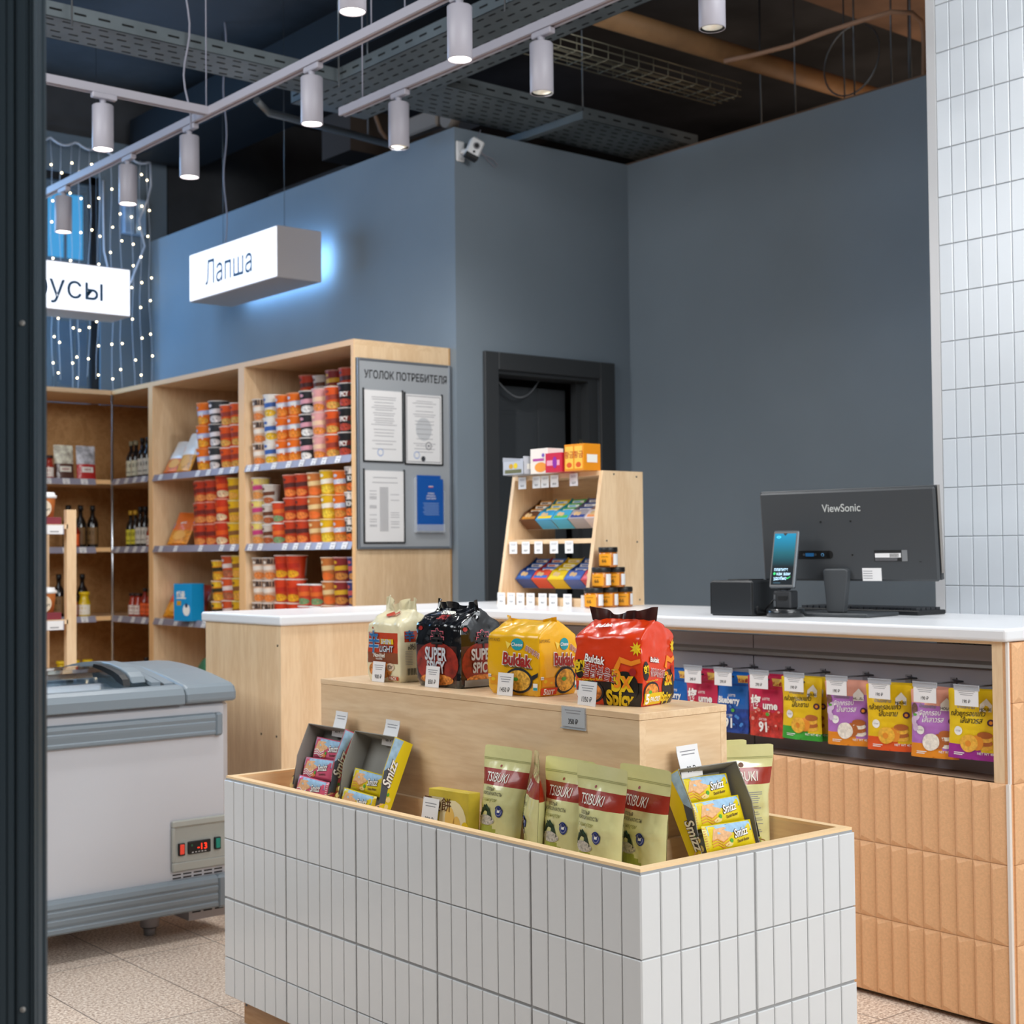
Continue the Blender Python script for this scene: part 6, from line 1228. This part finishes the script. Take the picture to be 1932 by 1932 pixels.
# snack trays and packs leaning in the middle bay
def flatpack(label, y, z, col, band, low, rot, w_=.15, h_=.21, x=3.78, cat='food pack'):
    m = MB(); C = mat('c_'+col, col, .35, coat=.3); S = pouch(w_, h_, .034, lambda u, v: mat('c_'+low, low, .4, var=.3, vscale=60) if v < .42 else C, m, k=len(label), zipz=.96, waist=.0, rc=.02)
    m.poly(S, [(.05, .48), (.05, .64), (.95, .78), (.95, .62)], mat('c_'+band, band, .4), .001); m.text(S, 'MINI', .5, .63, .014, WHP, (w_, h_), bold=1.5, rot=.1, off=.0016); m.disc(S, .5, .25, .3, .14, mat('c_#f0b050', '#f0b050', .5), .0012)
    solo('snack_pack', m, label, cat, (x, y, z+.001+.018*abs(math.sin(rot[0]))), rot)
flatpack('white and blue flat snack pack leaning at the left of the top shelf, middle bay', 7.55, SZ[0], '#eceae6', '#2a86c8', '#e8741c', (-.55, 0, FACE_X+.2), x=3.76)
flatpack('orange and white flat snack pack leaning against the large orange cups', 7.40, SZ[0], '#f3efe6', '#f08a1c', '#e8a030', (-.42, 0, FACE_X+.05), w_=.15, h_=.24, x=3.755)
flatpack('orange snack pack with a blue band leaning on the second shelf, middle bay', 7.53, SZ[1], '#e9701c', '#4a8ad4', '#ee9420', (-.55, 0, FACE_X+.35), x=3.78)
flatpack('orange snack pack with a blue band leaning on the third shelf, middle bay', 7.585, SZ[2], '#e5561b', '#4a6fc4', '#f09a20', (-.60, 0, FACE_X+.35), x=3.78, h_=.22)
flatpack('orange snack pack slumped beside the blue carton', 7.45, SZ[2], '#df5a1e', '#e8c0b0', '#e66a1e', (-1.0, 0, FACE_X+.6), x=3.79, h_=.17)
flatpack('dark red snack pack behind the orange ones on the third shelf', 7.46, SZ[2], '#9a2e22', '#5a5aa4', '#a8401e', (-.3, 0, FACE_X+.2), x=3.86, h_=.19)
def bluebox(m, S, WH): m.text(S, '해물', .4, .70, .03, WHP, WH, bold=2, sx=.9, off=.0006); m.rect(S, .15, .60, .7, .63, WHP, .0004, 1); m.rect(S, .18, .42, .42, .54, mat('c_gold', '#c99a2a', .5), .0005, 1); m.disc(S, .72, .30, .2, .16, WHP, .0004); m.disc(S, .72, .42, .08, .06, mat('c_#2a3a5a', '#2a3a5a', .5), .0008)
m = MB(); C = mat('c_#1396d2', '#1396d2', .4); m.box((-.07, -.09, 0), (.07, 0, .20), C, .001); S = lambda u, v, off=0: (.14*(u-.5), -.0902-off, .20*v); bluebox(m, S, (.14, .20)); solo('blue_carton', m, 'sky blue food carton standing on the third shelf of the middle bay', 'carton', (3.76, 7.275, SZ[2]+.0007), (0, 0, FACE_X+.25))
for k, (y, c, n) in enumerate(((7.22, '#3f7a5a', 'green'), (7.08, '#4a6a50', 'dark green'), (6.98, '#e8a01c', 'yellow'))):
    m = MB(); m.grid(lambda u, v: (.12*(u-.5), .09*(v-.5), .10*(max(0, math.sin(PI*u)*math.sin(PI*v)))**.45), 12, 12, foil('c2_'+c, c, .35)); m.box((-.06, -.045, -.001), (.06, .045, 0), MATS['c2_'+c]); solo('food_bag', m, '%s food bag low on the bottom shelf behind the freezer' % n, 'food bag', (3.80, y, SZ[3]+.002+.10), (0, 0, FACE_X)); 
    q = MB(); q.box((-.06, -.045, 0), (.06, .045, .10), MATS['c2_'+c], .01); solo('food_bag', q, '%s food bag underneath another on the bottom shelf' % n, 'food bag', (3.80, y, SZ[3]+.0007), (0, 0, FACE_X))
# bottles
BOT = {}
def bottle(kind, x, y, z, label, group):
    P_ = {'soy': ('#15100e', '#d9d2c4', '#2a2420', .030, .235, '#1a1614'), 'vinegar': ('#1d1512', '#d8d2b8', '#c9b48a', .030, .225, '#8f8468'), 'oil': ('#191410', '#d9cc3a', '#c9982a', .028, .215, '#c9982a'), 'dark': ('#110d0c', '#7a5a34', '#111', .034, .25, '#151314'),
          'hot': ('#8f2413', '#e8632a', '#2a1a16', .030, .165, '#221c1c'), 'hotorange': ('#a8301a', '#f2e6dc', '#d9421c', .028, .135, '#3a2420'), 'red': ('#c42a1c', '#d8d0c8', '#d9301c', .036, .15, '#d43a24'), 'yellow': ('#d9b818', '#f0e8d8', '#e8c818', .036, .145, '#eac41a'), 'amber': ('#e0881a', '#e8a02a', '#d9421c', .028, .13, '#d9501c')}[kind]
    z += .0007
    if kind in BOT: return dup(BOT[kind], (x, y, z), FACE_X+.5+R.uniform(-.2, .2), label, group)
    g, lb, nk, r, h, cp = P_; G_ = mat('b_'+g, g, .12, coat=.6); L_ = mat('b_'+lb, lb, .5); C_ = mat('b_'+cp, cp, .4)
    t = thing('sauce_bottle', label, 'bottle', (x, y, z), FACE_X+.5, group); m = MB(); sh = h*.55; nr = r*.38 if h > .16 else r*.7
    m.lathe([(0, 0), (r*.95, 0), (r, .004), (r, sh), (r*.85, sh+h*.08), (nr, sh+h*.2), (nr, h*.90), (0, h*.90)], G_, 18); obj('glass', m, t)
    l = MB(); S = lambda u, v, off=0: ((r+.0006+off)*math.sin((u-.5)*3.4), -(r+.0006+off)*math.cos((u-.5)*3.4), h*.08+h*.40*v); l.rect(S, 0, 0, 1, 1, L_, 0, 12); l.rect(S, .25, .55, .75, .8, mat('b_'+g, g), .0004, 3); l.rect(S, .3, .2, .7, .28, mat('b_'+g, g), .0004, 3); obj('paper_label', l, t)
    c = MB(); c.cyl((0, 0, h*.88), (0, 0, h), nr*1.25, nr*1.2, C_, 14); obj('cap', c, t); BOT[kind] = t; return t
k = 0
def row(kind, pts, z, desc, grp):
    for i, (x, y) in enumerate(pts): bottle(kind, x, y, z, '%s, %s from the left' % (desc, ORD[i]), grp)
row('vinegar', [(3.80, 8.15), (3.80, 8.085), (3.87, 8.12)], SZ[0], 'cream labelled dark bottle, top shelf of the corner bay', 'bottles in the corner bay'); row('soy', [(3.80, 8.00), (3.80, 7.93), (3.80, 7.86), (3.87, 7.96), (3.87, 7.89)], SZ[0], 'dark bottle, top shelf of the corner bay', 'bottles in the corner bay')
row('oil', [(3.80, 8.16), (3.80, 8.095)], SZ[1], 'yellow labelled oil bottle, second corner shelf', 'bottles in the corner bay'); row('dark', [(3.95, 8.12), (3.95, 8.04)], SZ[1], 'tall black bottle at the back of the second corner shelf', 'bottles in the corner bay')
row('soy', [(3.80, 8.03), (3.80, 7.965), (3.88, 8.0)], SZ[1], 'pale labelled sauce bottle, second corner shelf', 'bottles in the corner bay'); row('hotorange', [(3.80, 7.89), (3.80, 7.825), (3.87, 7.86), (3.87, 7.80)], SZ[1], 'orange labelled hot sauce bottle, second corner shelf', 'bottles in the corner bay')
row('hotorange', [(3.80, 8.13), (3.80, 8.06)], SZ[2], 'small hot sauce bottle, third corner shelf', 'bottles in the corner bay'); row('hot', [(3.80, 7.975), (3.80, 7.905), (3.80, 7.835), (3.87, 7.94)], SZ[2], 'red hot sauce bottle, third corner shelf', 'bottles in the corner bay')
row('amber', [(3.80, 8.11), (3.80, 8.045)], SZ[3], 'amber bottle, lowest corner shelf', 'bottles in the corner bay'); row('hot', [(3.80, 7.96), (3.80, 7.89), (3.80, 7.82)], SZ[3], 'red bottle, lowest corner shelf', 'bottles in the corner bay')
g2 = 'bottles under the window'
row('dark', [(3.50, 8.36), (3.575, 8.36), (3.65, 8.36)], SZ[1], 'tall black soy bottle, second shelf under the window', g2); bottle('hot', 3.51, 8.29, SZ[1], 'small black sauce bottle in front of the tall soy bottles', g2)
row('dark', [(3.45, 8.38), (3.522, 8.38), (3.594, 8.38)], SZ[2], 'tall black soy bottle, third shelf under the window', g2); bottle('red', 3.49, 8.295, SZ[2], 'red bottle on the third shelf under the window', g2); bottle('yellow', 3.57, 8.295, SZ[2], 'yellow bottle on the third shelf under the window', g2)
row('yellow', [(3.44, 8.32), (3.52, 8.32), (3.60, 8.32)], SZ[3]+.03, 'yellow capped jar, lowest shelf under the window', g2) if False else row('yellow', [(3.44, 8.32), (3.52, 8.32), (3.60, 8.32)], SZ[3], 'yellow capped jar, lowest shelf under the window', g2)
bottle('hotorange', 3.36, 8.30, SZ[0], 'small orange bottle at the left of the top shelf under the window', g2)
for i, (x, c1, c2, nm) in enumerate(((3.465, '#5a3a30', '#e6d8c4', 'brown mushroom'), (3.60, '#c02a2a', '#b9b9c0', 'red and grey bean'))):
    m = MB(); C = foil('w_'+c1, c1, .35); D = mat('w2_'+c2, c2, .5, var=.5, vscale=30); S = pouch(.125, .20, .05, lambda u, v, C=C, D=D: D if v > .45 else C, m, k=i+3, zipz=.9); m.rect(S, .2, .2, .8, .36, WHP if i else CRM, .001, 4); m.text(S, 'NEW', .5, .28, .014, DRED, (.125, .20), bold=1.5, off=.0016)
    solo('dried_food_pouch', m, '%s pouch on the top shelf under the window' % nm, 'food pouch', (x, 8.33, SZ[0]+.0035), (-.08, 0, .1))

# ---------------------------------------------------------------- small jar rack at the left edge
t = thing('jar_rack', 'small maple rack of lidded dessert cups behind the freezer', 'display rack', (2.15, 6.28, 0))
for (x, y) in ((2.622, 6.28), (2.628, 6.60), (2.15, 6.28)):
    m = MB(); m.box((x-2.15, y-6.28, 0), (x-2.15+.044 if x > 2.5 else .03, y-6.28+.03, 1.41 if y < 6.5 else 1.33), WV); obj('post', m, t)
for z in (1.345, .925, .5):
    m = MB(); m.box((.03, .0, z-.02), (.478, .34, z), WX); m.box((.05, -.012, z-.045), (.455, -.010, z-.003), RAILM); m.box((.36, -.014, z-.043), (.45, -.012, z-.004), PAPER); m.box((.39, -.0145, z-.035), (.43, -.014, z-.030), GINK); obj('shelf', m, t)
m = MB(); m.box((.0, .31, 0), (.478, .32, 1.30), WD); obj('back_panel', m, t)
CU = {}
for zi, z in enumerate((1.345, .925)):
    for i, x in enumerate((2.33, 2.44, 2.552)):
        lb = 'lidded dessert cup on a maroon box, %s on the %s rack shelf' % (('left', 'middle', 'right')[i], ('upper', 'lower')[zi])
        if not CU:
            t = thing('dessert_cup', lb, 'dessert cup', (x, 6.35, z+.032), -.5, 'dessert cups on the small rack')
            m = MB(); m.lathe([(0, 0), (.036, 0), (.045, .085)], mat('kraft_orange_cup', '#c9763a', .5), 22); S = lambda u, v, off=0: ((.037+.008*v+off)*math.sin((u-.5)*2.6), -(.037+.008*v+off)*math.cos((u-.5)*2.6), .085*v); m.disc(S, .5, .45, .32, .42, mat('cream_cup_label', '#ead9c0', .5), .0006); m.text(S, 'Yogurt', .5, .42, .014, BLKP, (.11, .085), bold=.5, off=.0012); obj('cup_body', m, t)
            m = MB(); m.lathe([(.044, .083), (.050, .085), (.050, .096), (.043, .099), (.040, .110), (0, .112)], WPL, 24); obj('lid', m, t); CU['a'] = t
        else: dup(CU['a'], (x, 6.35, z+.032), -.5, lb)
        m = MB(); m.box((-.054, -.05, 0), (.054, .05, .031), mat('maroon_carton', '#7c2c38', .5), .001); solo('maroon_carton', m, 'flat maroon carton under the %s dessert cup, %s rack shelf' % (('left', 'middle', 'right')[i], ('upper', 'lower')[zi]), 'carton', (x, 6.35, z+.0005), (0, 0, 0), 'maroon cartons on the small rack')
